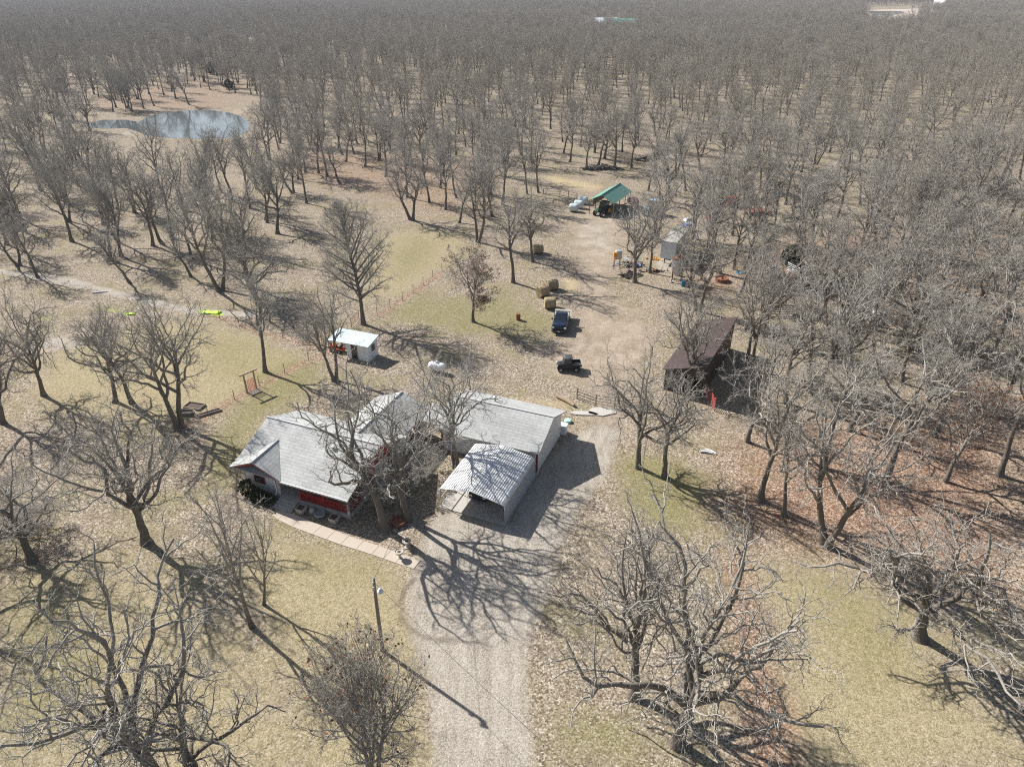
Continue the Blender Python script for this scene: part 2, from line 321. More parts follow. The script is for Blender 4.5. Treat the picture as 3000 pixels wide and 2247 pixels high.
STROKES = [  # layer, half width, strength, centre line
 ('orange', .9, .6, [(520, 1265), (600, 1220), (760, 1130), (900, 1060), (960, 1035)]),
 ('orange', .7, .65, [(1110, 925), (1180, 880), (1290, 800)]),
 ('orange', .8, .55, [(600, 915), (760, 975), (900, 1010), (970, 1030)]),
 ('gravel', .9, .9, [(-40, 790), (110, 812), (200, 830), (300, 850), (420, 880), (560, 910), (760, 925)]),
 ('gravel', .5, .9, [(60, 800), (160, 808), (260, 833)]),
 ('gravel', 1.6, .8, [(90, 1020), (150, 1005), (210, 1010)]),
 ('dirt', 1.6, .75, [(-20, 1080), (120, 1030), (260, 970), (420, 930), (560, 905)]),
 ('mark', .28, .8, z4((700, 430), (630, 500), (595, 600), (600, 680), (660, 750), (760, 810), (860, 832), (930, 828))),
 ('mark', .2, .6, z4((770, 660), (830, 755), (930, 822), (1050, 800), (1150, 740), (1200, 680))),
 ('mark', .2, .65, z4((960, 840), (1080, 846), (1170, 820), (1225, 770))),
 ('mark', .16, .4, z4((1390, 1700), (1385, 1350), (1420, 1000))),
 ('mark', .3, .6, z4((1720, 80), (1660, 200), (1560, 340))),
 ('mark', .22, .5, [(1810, 1120), (1800, 1030), (1830, 990)]), ('mark', .22, .5, [(1845, 1120), (1835, 1035), (1860, 995)]),
 ('mark', .22, .5, [(1700, 1330), (1760, 1240), (1800, 1180)]), ('mark', .22, .5, [(1740, 1350), (1790, 1260), (1830, 1190)]),
 ('mark', .35, .35, [(1330, 2290), (1335, 2000), (1300, 1800), (1330, 1640)]), ('mark', .35, .35, [(1440, 2290), (1435, 2000), (1420, 1800), (1440, 1640)]), ('mark', .25, .35, [(1500, 2290), (1490, 2000), (1520, 1800), (1640, 1560)]),
 ('dry', .6, .6, [(1385, 2290), (1385, 2050), (1370, 1900)]), ('dirt', 1.2, .6, [(1560, 1480), (1640, 1400), (1700, 1320)]), ('dirt', .8, .7, [(1300, 1500), (1380, 1540), (1470, 1560)]),
 ('mark', .5, .5, [(1590, 1010), (1700, 1040), (1730, 1000), (1700, 960)]),
 ('mark', .3, .5, [(1630, 1020), (1500, 1010), (1420, 1000)]),
 ('dry', .5, 1., [(2470, 1870), (2500, 2000), (2540, 2240)]), ('dry', .4, 1., [(2440, 1880), (2460, 2000), (2470, 2240)]),
 ('lime', .5, .8, [(590, 912), (615, 917), (645, 922)]), ('lime', .4, .7, [(368, 918), (388, 922)]), ('lime', .5, .4, [(300, 905), (350, 913)]), ('lime', .5, .4, [(110, 938), (150, 930)]),
 ('dirt', 2.2, .8, [(235, 372), (300, 350), (370, 350), (432, 342), (470, 331), (540, 323), (610, 320), (670, 327), (715, 342), (738, 365), (728, 390), (690, 404), (600, 410), (500, 407), (430, 400), (370, 378), (235, 376)]),
 ('gravel', 1.2, .9, [(240, 395), (350, 380), (420, 400)]), ('gravel', 1.4, .7, [(140, 425), (220, 415)]),
 ('green', .8, 1., [(2200, 1375), (2270, 1395)]), ('green', .8, .9, [(2370, 1430), (2440, 1470)]),
]
LAYERS = ['gravel', 'green', 'orange', 'dry', 'dirt', 'mark', 'straw', 'lime']
RG = [(a, b, c, G(d)) for a, b, c, d in REGIONS]; SG = [(a, b, c, G(d)) for a, b, c, d in STROKES]
def paint(P):
    L = {k: np.zeros(len(P)) for k in LAYERS}
    for lay, soft, st, poly in RG:
        lo, hi = poly.min(0) - soft * 2, poly.max(0) + soft * 2
        m = np.where(((P > lo) & (P < hi)).all(1))[0]
        if len(m): L[lay][m] = np.maximum(L[lay][m], st * sm(.5 - sdf(P[m], poly) / (2 * soft)))
    for lay, w, st, ln in SG:
        lo, hi = ln.min(0) - w * 3, ln.max(0) + w * 3
        m = np.where(((P > lo) & (P < hi)).all(1))[0]
        if len(m): L[lay][m] = np.maximum(L[lay][m], st * sm(1.5 - line_d(P[m], ln) / w))
    return L
def axis(lo, hi, step, far, n):
    g = np.geomspace(step, far, n); g = np.cumsum(g / g.sum() * far)
    return np.concatenate([(lo - g)[::-1], np.arange(lo, hi + step / 2, step), hi + g])
def sheet(name, X, Y, z, keep=None):
    xx, yy = np.meshgrid(X, Y); P = np.stack([xx.ravel(), yy.ravel()], 1); nx, ny = len(X), len(Y)
    i = np.arange(nx * ny).reshape(ny, nx); Q = np.stack([i[:-1, :-1], i[:-1, 1:], i[1:, 1:], i[1:, :-1]], -1).reshape(-1, 4)
    if keep is not None:
        kv = keep(P); Q = Q[kv[Q].all(1)]; used = np.unique(Q); mp = np.zeros(len(P), int); mp[used] = np.arange(len(used)); Q = mp[Q]; P = P[used]
    L = paint(P)
    me = bpy.data.meshes.new(name); me.vertices.add(len(P)); me.vertices.foreach_set('co', np.column_stack([P, np.full(len(P), z)]).ravel().astype('f'))
    me.loops.add(Q.size); me.loops.foreach_set('vertex_index', Q.ravel().astype('i')); me.polygons.add(len(Q)); me.polygons.foreach_set('loop_start', np.arange(0, Q.size, 4, dtype='i'))
    for a, ks in (('paint', LAYERS[:4]), ('paint_more', LAYERS[4:])):
        at_ = me.attributes.new(a, 'FLOAT_COLOR', 'POINT'); at_.data.foreach_set('color', np.stack([L[q] for q in ks], 1).ravel().astype('f'))
    me.update(calc_edges=True); me.materials.append(M['ground'])
    o = bpy.data.objects.new(name, me); SC.collection.objects.link(o); o['kind'] = 'structure'
    return o
k = NT('farm_ground'); p = k.pos()
def attr4(name):
    a = k.node('ShaderNodeAttribute', attribute_name=name); s = k.sep(a.outputs['Color']); return [s[0], s[1], s[2], a.outputs['Alpha']]
w1 = attr4('paint'); w2 = attr4('paint_more')
big = k.noise(p, .05, 4, .6); mid = k.noise(p, .35, 5, .65); fine = k.noise(p, 2.4, 5, .7)
cell = k.sep(k.voro(p, 9.5)); cell2 = k.sep(k.voro(p, 17)); speck = cell[0]
lit = k.ramp(speck, [(0, (.085, .062, .043)), (.25, (.185, .145, .102)), (.55, (.315, .258, .19)), (.8, (.43, .365, .285)), (1, (.62, .56, .47))])
lit = k.mix(k.rng(mid, .4, .7, 0, .55), lit, k.ramp(cell[1], [(0, (.12, .09, .06)), (.5, (.25, .195, .14)), (1, (.40, .32, .245))]))
patch = k.noise(p, .16, 5, .7)
lit = k.mix(k.math('MULTIPLY', k.rng(patch, .47, .62, 0, .75), k.rng(cell[2], .2, .6)), lit, k.ramp(k.math('ADD', k.math('MULTIPLY', fine, .55), k.math('MULTIPLY', cell2[1], .5)), [(.2, (.10, .10, .035)), (.6, (.25, .22, .10)), (.95, (.42, .37, .22))]))
lit = k.mix(k.rng(k.noise(p, .22, 5, .7), .58, .72, 0, .5), lit, (.13, .095, .065))
dry = k.ramp(k.math('ADD', k.math('MULTIPLY', fine, .6), k.math('MULTIPLY', cell2[0], .45)), [(.2, (.13, .105, .05)), (.42, (.27, .225, .125)), (.65, (.41, .345, .215)), (.9, (.57, .49, .35))])
grn = k.ramp(k.math('ADD', k.math('MULTIPLY', fine, .55), k.math('MULTIPLY', cell2[1], .5)), [(.2, (.075, .08, .025)), (.42, (.165, .16, .06)), (.65, (.29, .25, .125)), (.9, (.46, .39, .27))])
org = k.ramp(cell[0], [(0, (.10, .055, .035)), (.4, (.24, .14, .09)), (.75, (.38, .25, .175)), (1, (.55, .43, .34))])
rut = k.noise(k.scaled(p, (1.3, .09, 1)), 1.0, 5, .7)
grv = k.ramp(k.math('ADD', k.math('MULTIPLY', mid, .3), k.math('ADD', k.math('MULTIPLY', rut, .38), k.math('MULTIPLY', cell2[2], .3))), [(.3, (.20, .17, .135)), (.45, (.36, .32, .265)), (.58, (.45, .41, .345)), (.75, (.62, .575, .50))])
drt = k.ramp(k.math('ADD', k.math('MULTIPLY', mid, .65), k.math('MULTIPLY', cell2[1], .35)), [(.25, (.16, .12, .085)), (.45, (.32, .255, .185)), (.6, (.42, .345, .265)), (.8, (.58, .50, .41))])
stw = k.mix(fine, (.44, .33, .16), (.62, .51, .30))
def fac(w, nz, amt=.9): return k.math('ADD', k.math('MULTIPLY', w, 1.75), k.math('SUBTRACT', k.math('MULTIPLY', nz, amt * 1.3), .58 * amt + .5), True)
nz1 = k.math('ADD', k.math('MULTIPLY', mid, .65), k.math('MULTIPLY', fine, .35)); nz2 = k.math('ADD', k.math('MULTIPLY', mid, .55), k.math('MULTIPLY', cell[1], .45))
nz3 = k.math('ADD', k.math('MULTIPLY', patch, .5), k.math('ADD', k.math('MULTIPLY', fine, .2), k.math('MULTIPLY', cell[1], .3)))
c = lit
for w, col, nz, amt in ((w1[3], dry, nz3, 1.5), (w1[1], grn, nz3, 1.5), (w1[2], org, nz3, 1.3), (w2[0], drt, nz1, .9), (w1[0], grv, nz2, .8), (w2[2], stw, nz1, .9)):
    c = k.mix(k.math('MULTIPLY', fac(w, nz, amt), .93), c, col)
c = k.mix(k.math('MULTIPLY', fac(w2[1], nz1, .8), .6), c, (.13, .10, .08))
c = k.mix(fac(w2[3], nz1, .8), c, (.42, .60, .03))
k.bump(k.math('ADD', cell[0], k.math('MULTIPLY', fine, 1.5)), .55, .05)
M['ground'] = k.out(c, .95, 0, .08)
sheet('ground', axis(-95, 95, .5, 5000, 55), axis(16, 135, .5, 5000, 55), 0.)
DG = G(DRIVE)
sheet('gravel_driveway', np.arange(-14, 12, .3), np.arange(19, 62, .3), .005, lambda P: sdf(P, DG) < .6)
#E_GROUND
# ------------------------------------------------------------------ farmhouse, garage, carport (one local frame: u along the fronts, v to the back)
HA = R(-22.2); HO = (-.6, 45.9, 0)
house = thing('farmhouse', 'white farmhouse with pale shingle roof, red trim and a deep front porch', 'house', HO, HA)
mb = MB()                                                   # main body
mb.panel([(-23.6, 0), (-20.2, 0), (-20.2, 2.75), (-21.4, 3.62), (-23.6, 2.7)], -4.0, -3.85)     # bump-out front under its gable
mb.panelx([(-4.0, 0), (4.5, 0), (4.5, 2.85), (.5, 4.45), (-4.0, 2.75)], -23.6, -23.45)          # end wall by the lawn
mb.ext(-20.35, -20.2, -3.85, -2.2, 0, 2.9)
mb.ext(-23.45, -12.55, 4.35, 4.5, 0, 2.85)
mb.ext(-23.45, -12.4, -2.2, -2.0, 0, 3.2) if False else None
mb.panelx([(-2.0, 0), (4.5, 0), (4.5, 2.6), (-2.0, 2.6)], -12.55, -12.4)
mb.build('wall', M['white_siding'], house)
mb = MB(); mb.ext(-20.2, -12.4, -2.2, -2.0, .45, 3.1); mb.panelx([(-4.3, 2.62), (4.5, 2.62), (4.5, 2.8), (.5, 4.42), (-4.3, 2.75)], -12.53, -12.38)
mb.build('red_wall', M['red'], house, label='red porch wall and red gable end')
mb = MB(); mb.ext(-20.2, -12.4, -4.35, -2.2, 0, .42); mb.build('porch_floor', M['concrete'], house)
mb = MB()
for i in range(4): mb.ext(-19.5, -17.6, -4.4 - .3 * (i + 1), -4.36 - .3 * i, 0, .42 - .1 * (i + .6))
mb.build('porch_steps', M['concrete'], house)
# roof: main gable, cross gable, back wing
rf = MB()
rf.slab([(-24, -4.95, 2.65), (-11.9, -4.95, 2.65), (-11.9, .52, 4.62), (-24, .52, 4.62)], .12)
rf.slab([(-24, 4.95, 2.8), (-11.9, 4.95, 2.8), (-11.9, .48, 4.62), (-24, .48, 4.62)], .12)
roof = rf.build('roof', M['shingle_v'], house)
rf = MB(); A, B, Cc, D = (-21.4, -5.0, 3.88), (-18.6, -5.0, 2.66), (-21.4, -1.35, 3.97), (-24.08, -5.0, 2.70)
rf.slab([A, B, Cc], .1); rf.slab([A, D, (-24.08, -4.6, 2.84), Cc], .1)
rf.build('cross_gable', M['shingle_u'], roof)
rf = MB(); rf.slab([(-15.4, 1.7, 3.97), (-15.4, 10.2, 3.97), (-18.5, 10.2, 2.7), (-18.5, 4.7, 2.7)], .12); rf.slab([(-15.4, 1.7, 3.97), (-15.4, 10.2, 3.97), (-12.3, 10.2, 2.7), (-12.3, 4.7, 2.7)], .12)
rf.build('wing_roof', M['shingle_u'], roof)
rf = MB(); rf.slab([(-12.7, 8.0, 2.62), (-9.8, 8.0, 2.62), (-9.8, 11.2, 2.75), (-12.7, 11.2, 2.75)], .1); rf.build('breezeway_roof', M['shingle_v'], roof)
rf = MB(); rf.tube([(-24.02, .5, 4.67), (-11.88, .5, 4.67)], .07, 6); rf.tube([(-15.4, 2.2, 4.0), (-15.4, 10.22, 4.0)], .06, 6); rf.tube([(-21.4, -5.02, 3.92), (-21.4, -1.4, 3.98)], .05, 6)
rf.build('ridge_cap', M['white_trim'], roof)
for u, v in ((-19.0, 1.6), (-15.9, -.9)):
    zz = 4.62 - .37 * abs(v - .5); rf = MB(); rf.lathe([(.13, 0), (.13, .3), (.2, .32), (.2, .38), (.03, .46)], (u, v, zz - .1), 12); rf.build('roof_vent', M['white_trim'], roof, True)
mb = MB(); mb.panelx([(4.5, 0), (9.9, 0), (9.9, 2.7), (4.5, 2.7)], -12.8, -12.65); mb.panelx([(4.5, 0), (9.9, 0), (9.9, 2.7), (4.5, 2.7)], -18.1, -17.95)
mb.panel([(-17.95, 0), (-12.8, 0), (-12.8, 2.75), (-15.4, 3.85), (-17.95, 2.75)], 9.75, 9.9); mb.build('wing_wall', M['white_siding'], house)
mb = MB(); mb.ext(-12.4, -10.1, 10.6, 10.75, 0, 2.6); mb.build('breezeway_wall', M['white_siding'], house)
mb = MB(); mb.ext(-12.55, -12.4, 8.05, 8.2, 0, 2.5); mb.build('breezeway_post', M['red'], house)
# trim: red fascia under rakes and eaves, white gutters
mb = MB()
def rake(m, a, b, w=.2, t=.05):
    a, b = Vector(a), Vector(b); m.loft([[a, a + Vector((0, t, 0)), a + Vector((0, t, -w)), a - Vector((0, 0, w))], [b, b + Vector((0, t, 0)), b + Vector((0, t, -w)), b - Vector((0, 0, w))]])
rake(mb, (-24.05, -4.9, 2.58), (-21.4, -4.9, 3.76)); rake(mb, (-21.4, -4.9, 3.76), (-18.7, -4.9, 2.56))
mb.panel([(-23.6, 2.62), (-21.4, 3.6), (-20.2, 3.0), (-20.2, 2.62)], -4.06, -4.005)
mb.build('fascia', M['red'], house)
mb = MB(); mb.ext(-18.7, -11.9, -5.06, -4.96, 2.5, 2.64); mb.tube([(-19.65, -5.0, 2.5), (-19.7, -4.6, 2.2), (-19.75, -4.45, .9), (-19.9, -4.6, .5), (-20.6, -5.5, .12)], .06, 6); mb.build('gutter', M['white_trim'], house)
for u in (-19.7, -12.55):
    mb = MB(); mb.ext(u - .08, u + .08, -4.3, -4.14, .42, 2.6); mb.build('porch_post', M['white_trim'], house)
for u in (-17.4, -15.0):
    mb = MB(); mb.ext(u - .07, u + .07, -4.28, -4.14, .42, 2.6); mb.build('porch_post', M['red'], house, label='red porch post')
mb = MB(); mb.ext(-17.3, -12.65, -4.26, -4.18, 1.28, 1.36); mb.ext(-17.3, -12.65, -4.25, -4.19, .5, .57)
for i in range(46): u = -17.25 + i * .1; mb.ext(u - .03, u + .03, -4.24, -4.2, .57, 1.28)
mb.ext(-12.5, -12.42, -4.1, -2.25, 1.28, 1.36); mb.ext(-12.49, -12.43, -4.1, -2.25, .5, .57)
for i in range(18): v = -4.05 + i * .1; mb.ext(-12.48, -12.44, v - .03, v + .03, .57, 1.28)
mb.build('porch_railing', M['red'], house)
def window(name, c, w, h, wallside, parent, trim, axis='u', out=-1):
    """a trimmed sash window set on a wall; axis u: on a wall facing -v"""
    g = MB(); f = MB(); o = out
    def q(m, a0, a1, d0, d1, z0, z1):
        if axis == 'u': m.ext(c[0] + a0, c[0] + a1, c[1] + o * d0, c[1] + o * d1, z0, z1)
        else: m.ext(c[0] + o * d0, c[0] + o * d1, c[1] + a0, c[1] + a1, z0, z1)
    z = c[2]; q(g, -w / 2, w / 2, 0, .03, z, z + h)
    q(f, -w / 2 - .1, -w / 2, 0, .07, z - .1, z + h + .1); q(f, w / 2, w / 2 + .1, 0, .07, z - .1, z + h + .1); q(f, -w / 2, w / 2, 0, .07, z - .1, z); q(f, -w / 2, w / 2, 0, .07, z + h, z + h + .1); q(f, -w / 2, w / 2, .028, .05, z + h * .5 - .025, z + h * .5 + .025)
    fr = f.build('window', trim, parent); g.build('pane', M['glass'], fr); return fr
window('window', (-21.9, -4.0, .95), .95, 1.35, None, house, M['red'])
window('window', (-16.2, -2.2, 1.2), 1.2, 1.2, None, house, M['white_trim']); window('window', (-13.8, -2.2, 1.2), 1.2, 1.2, None, house, M['white_trim'])
window('window', (-12.4, 2.6, 1.2), 1.0, 1.2, None, house, M['red'], 'v', 1); window('window', (-12.65, 6.9, 1.2), 1.0, 1.2, None, house, M['red'], 'v', 1)
mb = MB(); mb.ext(-18.6, -17.7, -2.26, -2.2, .43, 2.45); dr = mb.build('door', M['white_trim'], house); mb = MB(); mb.lathe([(.04, 0), (.04, .06)], (-17.8, -2.3, 1.4), 8); mb.build('handle', M['steel'], dr)
mb = MB(); mb.ext(-12.38, -11.85, -1.35, -.75, 0, 4.35); ch = mb.build('chimney', M['brick'], house); mb = MB(); mb.ext(-12.43, -11.8, -1.4, -.7, 4.35, 4.45); mb.build('chimney_cap', M['concrete'], ch)

garage = thing('garage', 'long white garage with pale shingle roof and red corner trim behind the carport', 'garage', HO, HA)
mb = MB(); mb.panelx([(7.9, 0), (14.5, 0), (14.5, 2.75), (11.2, 4.0), (7.9, 2.7)], -.15, 0); mb.panelx([(7.9, 0), (14.5, 0), (14.5, 2.75), (11.2, 4.0), (7.9, 2.7)], -9.9, -9.75)
mb.ext(-9.75, -.15, 7.9, 8.05, 0, 2.7); mb.ext(-9.75, -.15, 14.35, 14.5, 0, 2.7); mb.build('wall', M['white_siding'], garage)
rf = MB(); rf.slab([(-10.3, 7.2, 2.55), (.35, 7.2, 2.55), (.35, 11.22, 4.14), (-10.3, 11.22, 4.14)], .11); rf.slab([(-10.3, 15.2, 2.55), (.35, 15.2, 2.55), (.35, 11.18, 4.14), (-10.3, 11.18, 4.14)], .11)
gr = rf.build('roof', M['shingle_v'], garage); mb = MB(); mb.tube([(-10.3, 11.2, 4.18), (.36, 11.2, 4.18)], .06, 6); mb.build('ridge_cap', M['white_trim'], gr)
mb = MB(); mb.lathe([(.12, -.2), (.12, .45), (.2, .47), (.2, .52), (.03, .62)], (-6.3, 12.6, 3.6), 10); mb.build('roof_vent', M['galv'], gr, True)
for u in (-.06, -9.84):
    mb = MB(); mb.ext(u - .09, u + .09, 7.84, 8.0, 0, 2.5); mb.build('corner_trim', M['red'], garage)
mb = MB(); mb.tube([(.08, 7.4, 2.5), (.08, 7.75, 2.2), (.08, 7.78, .2), (.15, 7.5, .06)], .05, 6); mb.build('downspout', M['white_trim'], garage)
window('window', (-8.9, 7.9, 1.1), .8, 1.0, None, garage, M['red'])
mb = MB(); mb.ext(-5.4, -1.2, 7.84, 7.9, .02, 2.3)
for i in range(4): mb.ext(-5.35, -1.25, 7.82, 7.84, .06 + i * .56, .56 + i * .56)
mb.build('door', M['white_trim'], garage)
mb = MB(); mb.ext(-7.6, -6.7, 7.85, 7.9, .02, 2.1); mb.build('side_door', M['white_trim'], garage)

cp = thing('carport', 'grey corrugated metal carport with open front on a concrete slab', 'carport', HO, HA)
prof = []
def arch(t):      # t 0..1 from the left foot of the roof to the right one
    return None
L_ = [(-6.05, 1.72), (-6.05, 1.95), (-5.98, 2.1), (-5.83, 2.2)]; top = [(-5.83 + i * .2021, 2.2 + .55 * (1 - abs(i - 14) / 14)) for i in range(1, 28)]
base = L_ + top + [(-.17, 2.2), (-.02, 2.1), (.05, 1.95), (.05, 1.72)]
rib = [(u, z + (.035 if i % 2 else 0)) for i, (u, z) in enumerate(base)]
sub = []
for (a, b), (c_, d) in zip(base[:-1], base[1:]):
    n = 4 if 3 <= len(sub) else 1; sub.append((a, b))
    if a > -5.9 and c_ < -.1: sub += [(a + .07, b + (d - b) * .35 + .004), (a + .09, b + (d - b) * .45 + .035), (a + .13, b + (d - b) * .62 + .035), (a + .15, b + (d - b) * .72 + .004)]
sub.append(base[-1])
mb = MB(); n = len(sub)
vs = [(u, v, z) for v in (-.12, 7.05) for u, z in sub] + [(u, v, z - .02) for v in (-.12, 7.05) for u, z in sub]
fs = [(i, i + 1, n + i + 1, n + i) for i in range(n - 1)] + [(2 * n + i, 3 * n + i, 3 * n + i + 1, 2 * n + i + 1) for i in range(n - 1)] + [(i, 2 * n + i, 2 * n + i + 1, i + 1) for i in range(n - 1)] + [(n + i, n + i + 1, 3 * n + i + 1, 3 * n + i) for i in range(n - 1)]
mb.add(vs, fs); mb.build('roof', M['carport_roof'], cp)
mb = MB(); mb.tube([(u, -.15, z - .03) for u, z in base], .045, 6); mb.build('front_trim', M['white_trim'], cp)
mb = MB()
for i in range(26): v = .12 + i * .27; mb.ext(0, .03, v, v + .24, .12, 1.74)
mb.ext(-.02, 0, .1, 7.0, .1, 1.75); mb.build('side_panel', M['grey_panel'], cp)
for v in (.12, 2.4, 4.7, 6.9):
    mb = MB(); mb.ext(-6.06, -6.0, v - .03, v + .03, 0, 1.95); mb.build('post', M['galv'], cp)
    mb = MB(); mb.ext(-.1, -.04, v - .03, v + .03, 0, 1.95); mb.build('post', M['galv'], cp)
mb = MB(); mb.ext(-6.06, -6.0, .15, 6.9, .04, .1); mb.ext(-6.06, -6.0, .15, 6.9, .95, 1.0); mb.build('rail', M['galv'], cp)
for v in (.12, 2.4, 4.7, 6.9):
    mb = MB(); mb.tube([(-6.0, v, 1.95), (-5.8, v, 2.12), (-3, v, 2.66), (-.2, v, 2.12), (0, v, 1.95)], .035, 6); mb.build('rafter', M['galv'], cp)
def frame_pt(u, v, z=0.): return (HO[0] + u * math.cos(HA) - v * math.sin(HA), HO[1] + u * math.sin(HA) + v * math.cos(HA), z)
mb = MB(); mb.slab([(-6.15, -.12, .09), (0.05, -.16, .09), (.08, 7.85, .09), (-6.15, 7.85, .09)], .1)
sb = mb.build('carport_slab', M['concrete']); sb.location = HO; sb.rotation_euler = (0, 0, HA); sb['kind'] = 'structure'
# curved concrete front path from the steps to the drive
cl = G([(812, 1500), (828, 1512), (870, 1530), (930, 1553), (1010, 1583), (1100, 1612), (1170, 1637), (1222, 1655)])
mb = MB(); segs = []
for a, b in zip(cl[:-1], cl[1:]):
    m_ = max(1, int(np.hypot(*(b - a)) / 1.1))
    segs += [a + (b - a) * i / m_ for i in range(m_)]
segs.append(cl[-1]); segs = np.array(segs); tg = np.gradient(segs, axis=0); tg /= np.hypot(*tg.T)[:, None]; nn = np.stack([-tg[:, 1], tg[:, 0]], 1); wdt = np.interp(np.arange(len(segs)), [0, 2, 6, len(segs)], [.45, .62, .55, .5])
for i in range(len(segs) - 1):
    g_ = .018; a = segs[i] + tg[i] * g_; b = segs[i + 1] - tg[i + 1] * g_
    mb.slab([(*(a - nn[i] * wdt[i]), .045), (*(a + nn[i] * wdt[i]), .045), (*(b + nn[i + 1] * wdt[i + 1]), .045), (*(b - nn[i + 1] * wdt[i + 1]), .045)], .06)
o = mb.build('concrete_path', M['path']); o['kind'] = 'structure'
# stone edging of the front flower bed
eg = G([(682, 1450), (730, 1473), (790, 1497), (806, 1505)]); mb = MB(); mb.tube([(*q, .05) for q in eg], .09, 6)
tag(mb.build('bed_edging', M['grey_wood']), 'grey timber edging along the flower bed by the house wall', 'edging')

# ------------------------------------------------------------------ pond water and far ponds
def water(name, pts, z=.03):
    me = bpy.data.meshes.new(name); P = G(pts); me.from_pydata([(*q, z) for q in P], [], [tuple(range(len(P)))]); me.materials.append(M['water'])
    o = bpy.data.objects.new(name, me); SC.collection.objects.link(o); o['kind'] = 'structure'; return o
water('pond', [(235, 372), (300, 352), (370, 352), (405, 358), (432, 344), (470, 333), (540, 325), (610, 323), (670, 330), (715, 345), (735, 365), (725, 388), (690, 402), (600, 408), (500, 405), (430, 398), (400, 385), (370, 376), (300, 378)])
water('far_pond', [(2540, 33), (2640, 34), (2650, 40), (2610, 47), (2560, 45)])

# ------------------------------------------------------------------ bare trees
def norm(a): return a / (np.linalg.norm(a, axis=-1, keepdims=True) + 1e-9)
def sim(rng, start, d, length, K, wig, up, r0, r1):
    N = len(start); P = np.empty((N, K + 1, 3)); P[:, 0] = start; d = norm(d); seg = (length / K)[:, None]; prev = np.zeros((N, 3))
    for i in range(K):
        kick = rng.normal(0, wig, (N, 3)); d = norm(d + kick - prev * .35 + np.array([0, 0, up])); prev = kick
        P[:, i + 1] = P[:, i] + d * seg
    t = np.linspace(0, 1, K + 1)[None, :]
    return P, r0[:, None] * (1 - t) + r1[:, None] * t
def spawn(rng, P, Rd, n, t0, t1, ang0, ang1):
    N, K1, _ = P.shape; t = t0 + (np.arange(n)[None, :] + rng.uniform(0, 1, (N, n))) / n * (t1 - t0)
    x = np.clip(t * (K1 - 1), 0, K1 - 1.001); i = x.astype(int); f = (x - i)[..., None]; row = np.arange(N)[:, None]
    pos = P[row, i] * (1 - f) + P[row, i + 1] * f; ax = norm(P[row, i + 1] - P[row, i]); r = Rd[row, i] * (1 - f[..., 0]) + Rd[row, i + 1] * f[..., 0]
    ref = np.where(np.abs(ax[..., 2:3]) > .9, np.array([1., 0, 0]), np.array([0, 0, 1.])); u = norm(np.cross(ax, ref)); v = np.cross(ax, u)
    az = np.arange(n)[None, :] * 2.4 + rng.uniform(0, 6.28, (N, 1)) + rng.normal(0, .4, (N, n)); an = ang0 + (ang1 - ang0) * t + rng.normal(0, .12, (N, n))
    d = ax * np.cos(an)[..., None] + (u * np.cos(az)[..., None] + v * np.sin(az)[..., None]) * np.sin(an)[..., None]
    return pos.reshape(-1, 3), d.reshape(-1, 3), t.ravel(), r.ravel()
def to_env(p, d, c, rad):
    q = (p - c) / rad; e = d / rad; a = (e * e).sum(1); b = (q * e).sum(1); cc = (q * q).sum(1) - 1; disc = b * b - a * cc
    s = (-b + np.sqrt(np.maximum(disc, 0))) / a; return np.where((disc > 0) & (s > 0), s, .15)
def tubes(levels):
    V, Q, gi = [], [], []; off = 0
    for P, Rd, S in levels:
        N, K1, _ = P.shape; T = norm(np.gradient(P, axis=1)); ref = norm(np.array([.31, .52, .79]) + np.zeros(3)); u = norm(np.cross(T, ref)); v = np.cross(T, u)
        a = np.arange(S) * 2 * np.pi / S
        X = P[:, :, None] + Rd[:, :, None, None] * (u[:, :, None] * np.cos(a)[None, None, :, None] + v[:, :, None] * np.sin(a)[None, None, :, None])
        idx = np.arange(N * K1 * S).reshape(N, K1, S) + off; nx = np.roll(idx, -1, 2)
        Q.append(np.stack([idx[:, :-1], nx[:, :-1], nx[:, 1:], idx[:, 1:]], -1).reshape(-1, 4)); V.append(X.reshape(-1, 3)); gi.append(np.repeat(Rd.ravel(), S)); off += N * K1 * S
    return np.concatenate(V), np.concatenate(Q), np.concatenate(gi)
def tube_mesh(name, levels, mat):
    V, Q, g = tubes(levels); me = bpy.data.meshes.new(name); me.vertices.add(len(V)); me.vertices.foreach_set('co', V.ravel().astype('f'))
    me.loops.add(Q.size); me.loops.foreach_set('vertex_index', Q.ravel().astype('i')); me.polygons.add(len(Q)); me.polygons.foreach_set('loop_start', np.arange(0, Q.size, 4, dtype='i'))
    me.polygons.foreach_set('use_smooth', np.ones(len(Q), bool)); me.update(calc_edges=True)
    a = me.attributes.new('girth', 'FLOAT', 'POINT'); a.data.foreach_set('value', g.astype('f')); me.materials.append(mat); return me
def leaf_mesh(rng, tips, n, size, mat, name='leaves'):
    i = rng.integers(0, len(tips), n); p = tips[i] + rng.normal(0, .12, (n, 3)); a = norm(rng.normal(0, 1, (n, 3))); b = norm(np.cross(a, rng.normal(0, 1, (n, 3)))); s = size * rng.uniform(.6, 1.3, (n, 1))
    V = np.stack([p - a * s, p + b * s * .6, p + a * s, p - b * s * .6], 1).reshape(-1, 3); Q = np.arange(4 * n).reshape(n, 4)
    me = bpy.data.meshes.new(name); me.from_pydata(V.tolist(), [], Q.tolist()); me.materials.append(mat); return me
